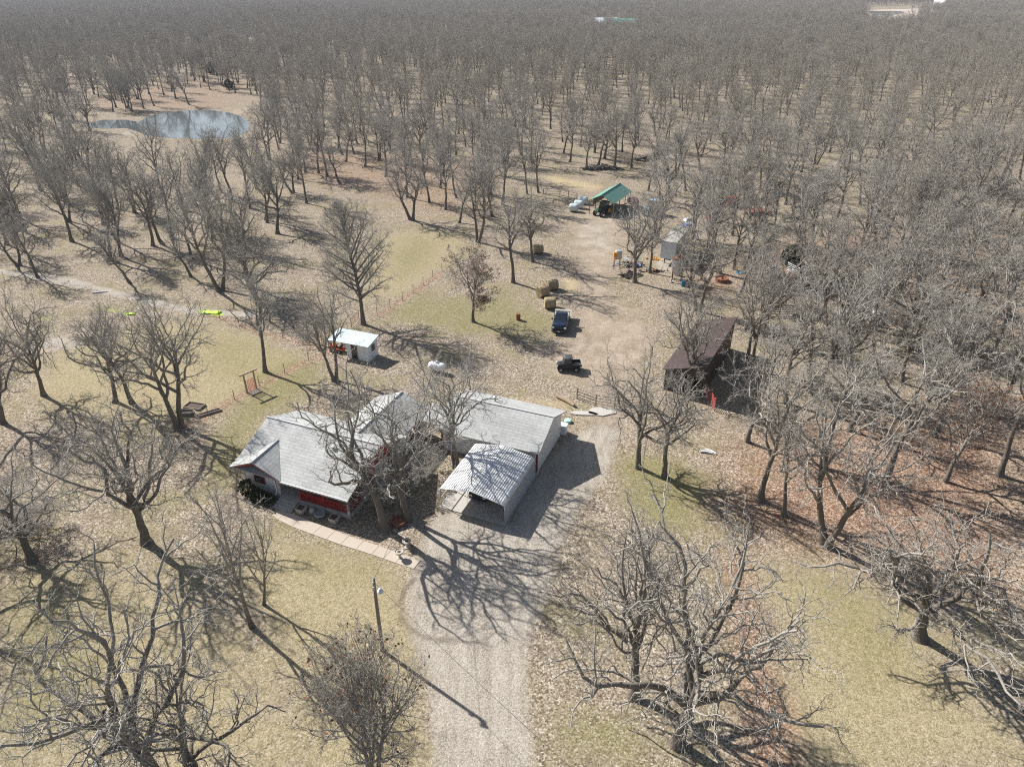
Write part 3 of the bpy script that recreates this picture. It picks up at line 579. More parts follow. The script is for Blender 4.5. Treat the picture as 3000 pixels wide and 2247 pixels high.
#  crown models, in metres: H height, cr crown radius, zc/zr centre and half height of the crown, th trunk share, limbs etc.
def make_tree(seed, H=14., cr=6., zc=.6, zr=.42, th=.62, r0=.33, limbs=10, lt0=.32, a0=1.25, a1=.5, n=(8, 7, 6, 3), lean=.08, gnarl=.2, stems=1, twig=.0095, thin=1., up=.03, leaf=0, leafmat=None, drop=0):
    rng = np.random.default_rng(seed); c = np.array([0, 0, zc * H]); rad = np.array([cr, cr, zr * H])
    if stems == 1:
        st = np.array([[0, 0, -.15]]); d = np.array([[rng.normal(0, lean), rng.normal(0, lean), 1.]]); ln = np.array([th * H]); rr = np.array([r0])
    else:
        a = np.arange(stems) * 6.283 / stems + rng.uniform(0, 6); st = np.stack([.18 * np.cos(a), .18 * np.sin(a), np.full(stems, -.15)], 1); sp = rng.uniform(.18, .4, stems); d = np.stack([np.cos(a) * sp, np.sin(a) * sp, np.ones(stems)], 1); ln = th * H * rng.uniform(.85, 1.1, stems); rr = np.full(stems, r0 / math.sqrt(stems) * 1.1)
    P0, R0 = sim(rng, st, d, ln, 10, .06 + gnarl * .15, .05, rr, rr * .34)
    R0[:, 0] *= 1.55; R0[:, 1] *= 1.08
    p, d, t, r = spawn(rng, P0, R0, limbs, lt0, 1., a0, a1); d = norm(d + np.array([0, 0, .12]))
    D = to_env(p, d, c, rad); ln = np.maximum(D * rng.uniform(.72, .98, len(p)), .5)
    keep = rng.uniform(0, 1, len(p)) > drop
    p, d, t, r, ln = p[keep], d[keep], t[keep], r[keep], ln[keep]
    lr = np.minimum(r * .78, .022 * ln + .03) * 1.0
    P1, R1 = sim(rng, p, d, ln, 10, gnarl, up, lr, lr * .25 + .008)
    lv = [(P0, R0, 9), (P1, R1, 7)]; tips = []
    ratio = (.5, .5, .52, .55); K = (7, 5, 4, 2); sides = (5, 4, 3, 3); wig = (gnarl * 1.25, gnarl * 1.35, gnarl * 1.35, gnarl * 1.2)
    Pp, Rp, Lp = P1, R1, ln
    for q, m in enumerate(n):
        if m == 0: break
        p, d, t, r = spawn(rng, Pp, Rp, m, .18, 1., 1.2, .65); pl = np.repeat(Lp, m)
        D = to_env(p, d, c, rad * 1.04); ln = np.clip(pl * ratio[q] * (1.15 - .55 * t) * rng.uniform(.6, 1.25, len(p)), .12, np.maximum(D, .3))
        r1 = np.maximum(np.minimum(r * .72, .0165 * ln + .011), twig * thin)
        Pn, Rn = sim(rng, p, d, ln, K[q], wig[q], up * 1.3, r1, np.maximum(r1 * .35, twig * .55 * thin))
        lv.append((Pn, Rn, sides[q])); Pp, Rp, Lp = Pn, Rn, ln
    tips = Pp[:, -1]
    lf = leaf_mesh(rng, tips[rng.uniform(0, 1, len(tips)) < .5], leaf, .11, leafmat) if leaf else None
    return lv, lf, H, cr
def proto(seed, mat=None, **kw):
    lv, lf, H, cr = make_tree(seed, **kw); mat = mat or M['bark']
    return dict(trunk=tube_mesh('trunk', lv[:2], mat), crown=tube_mesh('crown', lv[2:], mat), leaves=lf, H=H, cr=cr)
OPEN = dict(H=14, cr=7.2, zc=.6, zr=.45, th=.5, r0=.36, limbs=11, lt0=.38, a0=1.25, a1=.55, n=(7, 6, 5, 1), gnarl=.27, up=.012)
TALL = dict(H=15, cr=4.6, zc=.64, zr=.38, th=.72, r0=.26, limbs=12, lt0=.42, a0=1.15, a1=.45, n=(6, 5, 5, 1), gnarl=.2, up=.025)
FORK = dict(H=14, cr=5.4, zc=.62, zr=.42, th=.62, r0=.36, limbs=9, lt0=.4, a0=1.1, a1=.45, n=(6, 6, 4, 1), gnarl=.22, up=.025, stems=2)
PROTO = {
 'open': [proto(11 + i, **OPEN) for i in range(4)],
 'wide': [proto(31 + i, **{**OPEN, 'cr': 9., 'a0': 1.4, 'gnarl': .29, 'up': .006, 'r0': .42, 'limbs': 11, 'n': (8, 6, 4, 1)}) for i in range(2)],
 'tall': [proto(51 + i, **TALL) for i in range(5)],
 'fork': [proto(71 + i, **FORK) for i in range(3)],
 'sparse': [proto(85 + i, H=15, cr=6.4, zc=.64, zr=.4, th=.55, r0=.36, limbs=8, lt0=.5, a0=1.2, a1=.5, n=(6, 5, 4, 1), gnarl=.27, up=.015, stems=1 + i) for i in range(2)],
 'slim': [proto(91 + i, H=11, cr=3.4, zc=.62, zr=.42, th=.8, r0=.15, limbs=11, lt0=.3, a0=.75, a1=.35, n=(5, 5, 3, 0), gnarl=.09, up=.06) for i in range(2)],
 'cone': [proto(101, H=16, cr=5.2, zc=.52, zr=.5, th=.95, r0=.27, limbs=44, lt0=.2, a0=1.35, a1=.5, n=(6, 6, 5, 2), gnarl=.07, up=.012)],
 'russet': [proto(111, H=9, cr=4.3, zc=.56, zr=.46, th=.55, r0=.22, limbs=11, lt0=.15, a0=.95, a1=.4, n=(7, 6, 5, 1), gnarl=.12, up=.05, stems=3, drop=.15, leaf=420, leafmat=M['russet_leaf'])],
 'leafy': [proto(121, H=13, cr=4.6, zc=.6, zr=.42, th=.65, r0=.22, limbs=12, lt0=.3, a0=1.2, a1=.5, n=(8, 6, 6, 2), gnarl=.14, up=.03, leaf=2200, leafmat=M['brown_leaf'])],
 'sapling': [proto(131 + i, H=7, cr=2.2, zc=.58, zr=.44, th=.8, r0=.07, limbs=9, lt0=.15, a0=.8, a1=.4, n=(6, 6, 4, 0), gnarl=.12, up=.06, stems=3) for i in range(2)],
}
# lighter models for trees over 75 m away
for kd, base_, n_ in (('tall_m', TALL, 8), ('open_m', {**OPEN, 'cr': 6.2}, 5), ('fork_m', FORK, 4)):
    PROTO[kd] = [proto(151 + 10 * n_ + i, **{**base_, 'n': (7, 6, 4, 0), 'thin': 1.5}) for i in range(n_)]
def plant(kind, x, y, h, spread=None, rz=None, label=None, cat='tree', group=None, name='bare_oak', rnd=random.Random(5), pick=None):
    pr = PROTO[kind][rnd.randrange(len(PROTO[kind])) if pick is None else pick]; s = h / pr['H']
    t = thing(name, label, cat, (x, y, 0), rnd.uniform(0, 6.28) if rz is None else rz, group); sx = s if spread is None else spread / pr['cr']
    t.scale = (sx, sx, s)
    for q in ('trunk', 'crown', 'leaves'):
        if pr[q]:
            o = bpy.data.objects.new(q, pr[q]); SC.collection.objects.link(o); o.parent = t
    return t
def tp(bx, by, ty=None, h=14):
    p = at(bx, by); return p[0], p[1], (height_at(bx, ty, p[1]) if ty is not None else h)
# --- the trees nearest the camera, each as the photograph has it: foot pixel, top row or height, crown radius
NEAR = [
 ('open', 428, 1588, 1170, 7.6, 'big spreading oak with a thick bare trunk on the lawn before the house end', 0),
 ('slim', 738, 1836, 1440, 3.6, 'slender upright grey tree with steep branches on the lawn below the porch', 0),
 ('slim', 772, 1770, 1480, 2.4, 'thin pale many-stemmed young tree leaning beside the slender lawn tree', 1),
 ('wide', 470, 2300, 1690, 8.6, 'huge pale-limbed oak rising from the near lawn corner, lowest on the lawn side', 0),
 ('open', 596, 2290, 1960, 5.6, 'low oak with long limbs reaching towards the russet tree', 1),
 ('open', 92, 1645, 1330, 6.6, 'oak at the lawn edge with its trunk in a brushy thicket', 2),
 ('open', -140, 1800, 1500, 7.5, 'oak standing mostly outside the view, its limbs reaching in over the lawn', 3),
 ('russet', 1094, 2262, 1893, 4.1, 'bushy small tree holding russet leaves beside the gravel drive and utility pole', 0),
 ('sparse', 1130, 1550, 1050, 6.2, 'tall oak closest to the front path, rising between house and carport', 0),
 ('sparse', 1190, 1521, 1075, 6., 'tall oak with a planter ring at its foot, next to the carport lawn', 1),
 ('sparse', 1336, 1372, 1000, 5., 'forked oak against the garage wall beside the carport back corner', 1),
 ('open', 1870, 1370, 985, 5.6, 'oak with the cleanest straight trunk on the green grass beside the drive', 1),
 ('tall', 1947, 1397, 1085, 4.2, 'smaller oak close behind the straight trunked one on the green grass', 1),
 ('wide', 1855, 2040, 1540, 6.8, 'gnarled oak beside the drive with crown over the gravel edge', 1),
 ('wide', 1986, 2180, 1500, 8.4, 'broad twisted oak with heavy white limbs and a drooping skirt of branches', 0),
 ('wide', 2695, 1868, 1450, 9.6, 'great leaning pale oak standing in the mown grass strip', 1),
 ('tall', 2229, 1466, 1010, 4.6, 'straight oak with a mossy foot at the wood edge by the mown strip', 0),
 ('tall', 2297, 1511, 1170, 3.4, 'thin dark slanting oak between two taller ones at the wood edge', 2),
 ('fork', 2420, 1597, 1080, 5.6, 'forked oak whose trunk foot touches the top of the mown strip', 2),
 ('tall', 2415, 1371, 930, 4.6, 'dark trunked oak behind the thin slanting one in the wood edge', 3),
 ('tall', 2590, 1410, 940, 5., 'double trunked dark oak behind the great leaning pale oak', 4),
 ('leafy', 2768, 1410, 1100, 4.4, 'oak holding dull reddish leaves behind the great leaning oak', 0),
 ('tall', 2928, 1392, 930, 4.8, 'oak beyond the great leaning oak, outermost along the wood edge', 1),
 ('tall', 2738, 1279, 880, 4.6, 'leaning oak just behind the one with reddish leaves', 2),
 ('tall', 2189, 1294, 930, 4., 'thin oak before the red pole gate', 0),
 ('open', 2012, 1153, 800, 5.2, 'oak standing right before the maroon roofed barn, hiding its front', 0),
 ('fork', 2195, 1080, 730, 4.8, 'twin stemmed oak at the dark side wall of the maroon barn', 1),
 ('open', 128, 1158, 820, 5., 'oak alone in the field nearest the muddy field track', 1),
 ('open', 337, 1178, 870, 5.2, 'leaning oak behind the forked tree of the field', 2),
 ('tall', 388, 1182, 860, 4.2, 'straight dark oak touching the leaning oak in the field', 4),
 ('fork', 525, 1255, 850, 5.6, 'forked oak beside the garden troughs at the field corner', 1),
 ('open', 8, 1238, 900, 5.5, 'oak at the very edge of the field with a long trunk shadow', 3),
 ('tall', 777, 1089, 770, 4.2, 'single straight oak standing above the timber swing frame', 0),
 ('fork', 982, 1116, 815, 4., 'twin stemmed oak before the white garden shed with pale blue roof', 2),
 ('cone', 1065, 951, 590, 5.2, 'tall pyramid shaped oak with fine branches behind the garden shed', 0),
 ('leafy', 1387, 943, 710, 4.4, 'small oak holding brown leaves between the pickup and the fence', 0),
 ('tall', 1503, 828, 540, 4.8, 'oak behind the hay bales with a dark trunk', 1),
 ('open', 1560, 768, 490, 5.2, 'oak with arching low limbs behind the other oak of the hay bales', 2),
 ('open', 1860, 827, 545, 6.2, 'oak with a pale leaning trunk between junk heap and grain bin', 0),
 ('tall', 1904, 800, 570, 3.8, 'slim oak just behind the pale leaning trunk near the box trailer', 3),
 ('fork', 647, 853, 500, 5.8, 'forked oak beside the pale field track with lime green sheet near', 0),
 ('open', 731, 838, 560, 4.8, 'oak next to the forked track oak', 1),
]
trees = []          # (x, y) of every tree already standing
for kd, bx, by, ty, spd, lab, pk in NEAR:
    x, y, h = tp(bx, by, ty); h = min(max(h, 6), 18.5)
    trees.append((x, y)); plant(kd, x, y, h, spd, (bx * 7.13 + by) % 6.28, lab, 'tree', None, 'russet_tree' if kd == 'russet' else 'slender_tree' if kd == 'slim' else 'bare_oak', pick=pk)
# --- trees further off, by foot pixel; each label is worked out from the landmark it stands nearest
MID = [(22,717),(211,708),(318,765),(356,752),(448,720),(476,714),(504,701),(344,613),(394,623),(548,645),(608,575),(621,664),(649,563),(684,591),(778,645),(813,685),(782,653),(958,517),(933,508),(895,505),(873,527),(1069,489),(1003,454),(1037,451),(1112,470),(1122,410),(1154,357),(1207,645),(1193,580),(1258,593),(1305,615),(1338,580),(1400,710),(1437,571),(1472,600),(908,426),
(1545,570),(1578,565),(1717,497),(1752,484),(1801,494),(1849,492),(1925,707),(2057,784),(2111,803),(2149,790),(2178,790),(2086,645),(2145,690),(2238,703),(2266,703),(2339,735),(2376,719),(2411,694),(2496,834),(2515,754),(2571,719),(2600,826),(2654,744),(2670,748),(2720,757),(2748,766),(2868,549),(2811,540),(2789,552),(2988,533),(2598,401),(2748,552),(2348,388),(2231,375),(2389,483),(2540,426),
(554,307),(517,291),(503,270),(481,280),(452,311),(421,319),(404,291),(386,327),(372,319),(331,328),(340,316),(216,351),(142,333),(173,312),(53,348),(124,369),(262,384),(11,376),(597,241),(566,224),(651,252),(671,256),(697,245),(736,277),(754,277),(786,277),(864,486),(450,252),(276,277),(820,420),(860,455),(790,470),
(2471,984),(2490,979),(2570,955),(2362,936),(2395,936),(2640,1000),(2700,950),(2760,1040),(2830,960),(2900,1050),(2960,930),(2640,1120),(2720,1150),(2820,1170),(2930,1200),(2560,1080),(2480,1120),(2380,1150),(2300,1180),(2690,870),(2800,860),(2900,850),(2980,800),(2620,900),(2240,985),(2880,700),(2800,680),(2950,660),(2450,640),(2520,600),(2600,620),(2700,640),(2300,600),(2360,560),(2230,560),(2450,540),(2650,530),(120,560),(200,600),(60,640),(1390,500),(1480,520),(1420,450),(1560,480),(1650,450),(1700,430),(1900,560),(1960,590),(2010,560),(2030,700),(1980,520),(1930,470),(2050,500),(2120,480),(2180,520)]
LAND = [('pond', 570, 365), ('small pond arm', 300, 365), ('green roofed shed', 1770, 590), ('box trailer', 1975, 710), ('grain bin', 1985, 790), ('black stock tank', 2345, 935), ('dark green juniper', 2325, 765), ('dead snag', 2922, 555), ('white curved pen wall', 2500, 890), ('pale field track', 250, 840), ('lime green sheet', 620, 917), ('brush pile', 1760, 497), ('red hay rake', 2137, 602), ('black cow', 152, 337), ('maroon barn', 2090, 1010), ('wrapped hay bales', 1705, 600), ('garden shed', 1050, 1020), ('clearing', 1230, 760), ('rusty burn ring', 2114, 813), ('great leaning oak', 2695, 1868)]
LP = np.array([at(a, b)[:2] for _, a, b in LAND]); ORD = ['closest', 'second closest', 'third closest', 'fourth closest', 'fifth closest', 'sixth closest', 'seventh closest', 'eighth closest', 'ninth closest', 'tenth closest', 'eleventh closest', 'twelfth closest']
def side(dx, dy): return ('beyond' if dy > 0 else 'in front of') if abs(dy) > abs(dx) * .8 else ('left of' if dx < 0 else 'right of')
rnd = random.Random(77); rows = []
for bx, by in MID:
    p = at(bx, by); rows.append([p[0], p[1], rnd.uniform(12.5, 16.5), True])
trees += [(r[0], r[1]) for r in rows]
# --- the wood between and behind them, kept out of the yard, pond, field and lawns
OPENP = [G(q) for q in ([(560, 1300), (0, 1300), (-200, 1400), (-200, 2400), (3200, 2400), (3200, 1650), (2380, 1640), (2120, 1470), (2100, 1000), (2000, 850), (2080, 830), (2230, 840), (2300, 780), (2200, 700), (2120, 600), (1900, 500), (1560, 500), (1450, 640), (1350, 690), (1320, 620), (1200, 520), (960, 545), (820, 720), (880, 900), (700, 900), (-200, 780), (-400, 1200)],
 [(190, 385), (270, 335), (430, 320), (560, 305), (760, 320), (775, 400), (770, 500), (660, 560), (480, 570), (330, 545), (220, 480)], [(330, 330), (500, 245), (660, 275), (780, 300), (760, 330)], [(2240, 890), (2600, 850), (2620, 960), (2240, 1000)],
 [(2500, 22), (2820, 12), (2830, 22), (2680, 50), (2660, 62), (2560, 60)], [(1735, 72), (1840, 80), (1845, 100), (1740, 95)], [(2525, 55), (2690, 55), (2690, 100), (2530, 96)])]
def open_ground(P):
    m = np.zeros(len(P), bool)
    for q in OPENP: m |= sdf(P, q) < 0
    return m
rng = np.random.default_rng(9)
def scatter(y0, y1, n, mind, taken):
    yy = np.sqrt(rng.uniform(y0 ** 2, y1 ** 2, n)); xx = rng.uniform(-1, 1, n) * (.80 * yy + 22); P = np.stack([xx, yy], 1); P = P[~open_ground(P)]
    cell = {}; out = []
    def near(q):
        a, b = int(q[0] // mind), int(q[1] // mind)
        return any((q[0] - w[0]) ** 2 + (q[1] - w[1]) ** 2 < mind * mind for i in (-1, 0, 1) for j in (-1, 0, 1) for w in cell.get((a + i, b + j), ()))
    for q in taken: cell.setdefault((int(q[0] // mind), int(q[1] // mind)), []).append(q)
    for q in P:
        if not near(q): cell.setdefault((int(q[0] // mind), int(q[1] // mind)), []).append(tuple(q)); out.append(tuple(q))
    return out
fill = scatter(45, 330, 9000, 7.2, trees)
fill = sorted(fill, key=lambda q: math.hypot(q[0], q[1] * 1.0))
inview = [q for q in fill if abs(q[0]) < .74 * q[1] + 6]
NIND = 300 - len(NEAR) - len(rows) - 2
for q in inview[:NIND]: rows.append([q[0], q[1], rnd.uniform(9.5, 16.5), False])
used = set(inview[:NIND]); rest = [q for q in fill if q not in used]
buck = {}
for r in rows:
    d = np.hypot(LP[:, 0] - r[0], LP[:, 1] - r[1]); i = int(d.argmin()); r += [LAND[i][0], side(r[0] - LP[i, 0], r[1] - LP[i, 1]), d[i]]; buck.setdefault((r[4], r[5]), []).append(r)
for (lm, sd), rs in buck.items():
    rs.sort(key=lambda r: r[6])
    for i, r in enumerate(rs):
        r.append('bare oak %s the %s, %s on that side' % (sd, lm, ORD[i]) if i < len(ORD) else 'bare oak in the wood %s the %s, past closer oaks' % (sd, lm)); r.append(None if i < len(ORD) else 'oaks in the wood %s the %s' % (sd, lm))
for r in rows:
    far = math.hypot(r[0], r[1]) > 72
    kd = rnd.choices(['tall', 'open', 'fork'], [6, 2, 2])[0] + ('_m' if far else '')
    h = r[2]; plant(kd, r[0], r[1], h, rnd.uniform(3.6, 5.2) if 'tall' in kd else rnd.uniform(4.4, 6.0), None, r[7], 'tree', r[8], 'bare_oak', rnd)

# --- the far-off wood as one object of scattered trees
def far_proto(seed, **kw):
    lv, lf, Hh, cr = make_tree(seed, **kw); me = tube_mesh('wood_tree', [(P, Rd, 3 if i > 1 else 5) for i, (P, Rd, S) in enumerate(lv)], M['bark_far']); return bpy.data.objects.new('wood_tree', me)
wc = bpy.data.collections.new('wood_trees')
for i in range(10): wc.objects.link(far_proto(300 + i, **{**TALL, 'n': (6, 5, 3, 0), 'thin': 2.6, 'cr': rnd.uniform(4.2, 6.2), 'limbs': 11, 'gnarl': .14}))
pts = np.array(rest + scatter(330, 700, 26000, 6.2, []) + scatter(700, 1750, 60000, 6.8, []))
gx, gy = px(np.column_stack([pts, np.full(len(pts), 8.)])); pts = pts[(pts[:, 1] < 340) | ((gx > -700) & (gx < 3700))]
me = bpy.data.meshes.new('distant_wood'); me.vertices.add(len(pts)); me.vertices.foreach_set('co', np.column_stack([pts, np.zeros(len(pts))]).ravel().astype('f'))
wv = np.sin(pts[:, 0] * .013 + 2 * np.sin(pts[:, 1] * .007)) * .06 + np.sin(pts[:, 1] * .021 + pts[:, 0] * .004) * .05
a = me.attributes.new('size', 'FLOAT', 'POINT'); a.data.foreach_set('value', (rng.uniform(.62, 1.12, len(pts)) + wv).astype('f'))
a = me.attributes.new('turn', 'FLOAT', 'POINT'); a.data.foreach_set('value', rng.uniform(0, 6.283, len(pts)).astype('f'))
a = me.attributes.new('pick', 'INT', 'POINT'); a.data.foreach_set('value', rng.integers(0, 10, len(pts)).astype('i'))
me.materials.append(M['bark_far'])
wood = bpy.data.objects.new('distant_wood', me); SC.collection.objects.link(wood); wood['kind'] = 'stuff'; wood['label'] = 'unbroken bare winter wood running to the skyline'
ng = bpy.data.node_groups.new('wood', 'GeometryNodeTree'); ng.interface.new_socket('Geometry', in_out='INPUT', socket_type='NodeSocketGeometry'); ng.interface.new_socket('Geometry', in_out='OUTPUT', socket_type='NodeSocketGeometry')
gi, go = ng.nodes.new('NodeGroupInput'), ng.nodes.new('NodeGroupOutput'); ci = ng.nodes.new('GeometryNodeCollectionInfo'); ci.inputs['Collection'].default_value = wc; ci.inputs['Separate Children'].default_value = True; ci.inputs['Reset Children'].default_value = True
ip = ng.nodes.new('GeometryNodeInstanceOnPoints'); ip.inputs['Pick Instance'].default_value = True
def named(n_, dt): q = ng.nodes.new('GeometryNodeInputNamedAttribute'); q.data_type = dt; q.inputs['Name'].default_value = n_; return q.outputs[0]
ng.links.new(gi.outputs[0], ip.inputs['Points']); ng.links.new(ci.outputs[0], ip.inputs['Instance']); ng.links.new(named('pick', 'INT'), ip.inputs['Instance Index']); ng.links.new(named('size', 'FLOAT'), ip.inputs['Scale'])
cx = ng.nodes.new('ShaderNodeCombineXYZ'); ng.links.new(named('turn', 'FLOAT'), cx.inputs[2]); ng.links.new(cx.outputs[0], ip.inputs['Rotation']); ng.links.new(ip.outputs[0], go.inputs[0])
md = wood.modifiers.new('wood', 'NODES'); md.node_group = ng
# ------------------------------------------------------------------ vehicles and farm things
def P3(x, y, z=0.): p = at(x, y); return (p[0], p[1], z)
def heading(a, b): return math.atan2(b[1] - a[1], b[0] - a[0])
def box_ring(x0, x1, y0, y1, z): return [(x0, y0, z), (x1, y0, z), (x1, y1, z), (x0, y1, z)]
def wheel(parent, c, r, w, axis='y', lugs=False, rimmat=None, rr=.55):
    t = MB(); prof_ = [(-w / 2, r * rr), (-w / 2, r * .92), (-w * .38, r), (w * .38, r), (w / 2, r * .92), (w / 2, r * rr)]
    n = 20; rings = []
    for off, q in prof_: rings.append([(c[0] + q * math.cos(2 * math.pi * k / n), c[1] + off, c[2] + q * math.sin(2 * math.pi * k / n)) for k in range(n)])
    t.loft(rings)
    if lugs:
        for k in range(16): a = 2 * math.pi * k / 16; t.box((c[0] + r * math.cos(a), c[1], c[2] + r * math.sin(a)), (.09 * r * 1.2, w * .95, .07), 0, 0, -a)
    ty = t.build('wheel', M['rubber'], parent, True)
    m = MB(); m.loft([[(c[0] + q * math.cos(2 * math.pi * k / n), c[1] + off, c[2] + q * math.sin(2 * math.pi * k / n)) for k in range(n)] for off, q in ((-w / 2 - .012, r * .3), (-w / 2 - .012, r * rr), (w / 2 + .012, r * rr), (w / 2 + .012, r * .3))])
    m.build('rim', rimmat or M['rim'], ty, True); return ty
# dark blue flatbed pickup; x runs forward
def pickup():
    a, b = at(1640, 985), at(1648, 962); rz = math.atan2(-.985, -.17)
    t = thing('pickup_truck', 'dark blue pickup truck with a tan flatbed parked on the bare yard', 'truck', P3(1644, 954), rz)
    m = MB(); m.loft([box_ring(-.55, 2.75, -.92, .92, .45), box_ring(-.6, 2.82, -.98, .98, .7), box_ring(-.6, 2.78, -.98, .98, 1.0), box_ring(-.6, 2.7, -.93, .93, 1.13)])
    m.loft([box_ring(1.0, 2.68, -.88, .88, 1.12), box_ring(1.05, 2.55, -.8, .8, 1.26)]); body = m.build('body', M['truck_blue'], t, True, .04)
    m = MB(); m.loft([box_ring(-.58, 1.15, -.9, .9, 1.1), box_ring(-.5, .95, -.86, .86, 1.3), box_ring(-.38, .38, -.74, .74, 1.82), box_ring(-.3, .3, -.66, .66, 1.87)]); m.build('cab', M['truck_blue'], t, True, .03)
    m = MB(); m.add([(1.06, -.78, 1.26), (1.06, .78, 1.26), (.46, .66, 1.77), (.46, -.66, 1.77)], [(0, 1, 2, 3)]); m.build('windshield', M['glass'], t)
    for s in (-1, 1):
        m = MB(); m.add([(-.4, s * .905, 1.27), (.82, s * .905, 1.27), (.38, s * .775, 1.76), (-.34, s * .775, 1.76)], [(0, 1, 2, 3)]); m.build('side_window', M['glass'], t)
        m = MB(); m.box((.85, s * 1.12, 1.28), (.12, .2, .24)); m.box((.87, s * .98, 1.24), (.05, .16, .05)); m.build('mirror', M['black'], t, False, .02)
        m = MB(); m.ext(2.76, 2.84, s * .62, s * .92, .82, 1.02); m.build('headlight', M['lamp'], t, False, .02)
        wheel(t, (1.95, s * .84, .4), .4, .26); wheel(t, (-1.75, s * .84, .4), .4, .3)
    m = MB(); m.ext(2.82, 2.98, -.96, .96, .42, .66); m.build('bumper', M['steel'], t, False, .03)
    m = MB(); m.ext(2.79, 2.83, -.55, .55, .72, 1.02); m.build('grille', M['black'], t); m = MB(); m.ext(2.985, 2.995, -.17, .17, .46, .6); m.build('number_plate', M['lamp'], t)
    m = MB(); m.ext(-3.0, -.75, -1.12, 1.12, .92, 1.02)
    for i in range(5): m.ext(-2.9 + i * .48, -2.82 + i * .48, -1.1, 1.1, .84, .92)
    m.build('flatbed', M['bed'], t, False, .01)
    m = MB()
    for y in (-1.0, -.5, 0, .5, 1.0): m.ext(-.8, -.73, y - .04, y + .04, 1.02, 1.72)
    m.ext(-.82, -.72, -1.08, 1.08, 1.7, 1.78); m.build('headache_rack', M['steel'], t)
    m = MB(); m.ext(-2.9, 1.5, -.4, .4, .5, .8); m.build('chassis', M['steel'], t)
    for s in (-1, 1):
        m = MB(); m.ext(-3.02, -2.98, s * .75, s * 1.05, .8, .92); m.build('tail_light', M['orange'], t)
pickup()
def utility_vehicle():
    t = thing('utility_vehicle', 'dark green side-by-side utility vehicle with an open black cargo bed', 'buggy', P3(1664, 1083), heading((7.2, 72.6), (5.6, 72.9)) + .22)
    t.scale = (.92, .92, .92)
    m = MB(); m.loft([box_ring(-1.45, 1.4, -.6, .6, .35), box_ring(-1.45, 1.45, -.68, .68, .55), box_ring(-1.45, 1.4, -.66, .66, .72)]); m.loft([box_ring(.62, 1.42, -.55, .55, .7), box_ring(.6, 1.25, -.5, .5, 1.02)]); m.build('body', M['black'], t, True, .03)
    m = MB()
    for x0, x1, y in ((.75, .42, .62), (-.32, -.38, .62)):
        for s in (-1, 1): m.tube([(x0, s * y, .7), (x1, s * y * .92, 1.82)], .035, 6)
    m.build('roll_cage', M['black'], t)
    m = MB(); m.loft([box_ring(-.5, .55, -.62, .62, 1.82), box_ring(-.48, .5, -.6, .6, 1.9), box_ring(-.4, .4, -.5, .5, 1.94)]); m.build('roof', M['steel'], t, True, .02)
    for s in (-1, 1):
        m = MB(); m.ext(-.33, .7, s * .63, s * .67, .52, 1.12); m.build('door', M['black'], t, False, .01)
        m = MB(); m.add([(-.3, s * .64, 1.15), (.62, s * .64, 1.15), (.44, s * .6, 1.78), (-.35, s * .6, 1.78)], [(0, 1, 2, 3)]); m.build('side_window', M['glass'], t)
        m = MB(); m.ext(1.4, 1.46, s * .35, s * .58, .72, .86); m.build('headlight', M['lamp'], t)
        wheel(t, (1.0, s * .66, .33), .33, .26, lugs=True); wheel(t, (-.98, s * .66, .33), .33, .28, lugs=True)
    m = MB(); m.add([(.74, -.58, 1.0), (.74, .58, 1.0), (.46, .54, 1.79), (.46, -.54, 1.79)], [(0, 1, 2, 3)]); m.build('windshield', M['glass'], t)
    m = MB(); m.ext(-.4, -.37, -.42, .42, 1.15, 1.65); m.build('rear_panel', M['orange'], t, label='red panel behind the cab')
    m = MB(); m.ext(-.3, .2, -.55, .55, .72, .95); m.ext(-.33, -.2, -.55, .55, .95, 1.4); m.build('seat', M['steel'], t)
    m = MB(); m.ext(-1.62, -.45, -.7, .7, .74, .8); m.ext(-1.62, -.45, -.74, -.69, .8, 1.08); m.ext(-1.62, -.45, .69, .74, .8, 1.08); m.ext(-.5, -.45, -.69, .69, .8, 1.08); m.ext(-1.66, -1.61, -.74, .74, .76, 1.08); m.build('cargo_bed', M['black'], t)
    m = MB(); m.ext(-1.68, -1.6, -.76, .76, 1.08, 1.12); m.ext(-1.6, -.45, -.76, -.68, 1.08, 1.11); m.ext(-1.6, -.45, .68, .76, 1.08, 1.11); m.build('bed_rim', M['rim'], t)
utility_vehicle()
def bale(px_, label, mat, rz, r=.78, L=1.5, group=None, name='hay_bale'):
    m = MB(); n = 28; rr = random.Random(px_[0])
    rings = [[(x, q * math.cos(2 * math.pi * k / n) * (1 + rr.uniform(-.015, .015)), r + q * math.sin(2 * math.pi * k / n) * (1 + rr.uniform(-.015, .015)) * .98) for k in range(n)] for x, q in ((-L / 2, r * .5), (-L / 2 - .02, r * .93), (-L / 2 + .06, r), (-L / 4, r * 1.01), (0, r), (L / 4, r * 1.01), (L / 2 - .06, r), (L / 2 + .02, r * .93), (L / 2, r * .5))]
    m.loft(rings); o = m.build(name, mat, None, True); o.location = P3(*px_); o.rotation_euler = (0, 0, rz); tag(o, label, 'bale', group)
bale((1590, 868), 'round hay bale lying at the top of the trio behind the pickup', M['hay'], R(35), group='round hay bales')
bale((1617, 848), 'round hay bale farthest from the camera in the trio by the bare ground', M['hay'], R(20), group='round hay bales')
bale((1611, 902), 'round hay bale closest to the pickup, set square to the camera', M['hay'], R(3), group='round hay bales')
bale((1576, 742), 'round hay bale half hidden behind the trunk of an oak', M['hay'], R(15), group='round hay bales')
bale((1681, 620), 'film wrapped pale bale closest to the camera in the row at the green shed', M['wrap'], R(-20), group='wrapped bales')
bale((1695, 610), 'film wrapped pale bale in the middle of the row at the green shed', M['wrap'], R(-25), group='wrapped bales')
bale((1708, 598), 'film wrapped pale bale farthest back in the row at the green shed', M['wrap'], R(-25), group='wrapped bales')
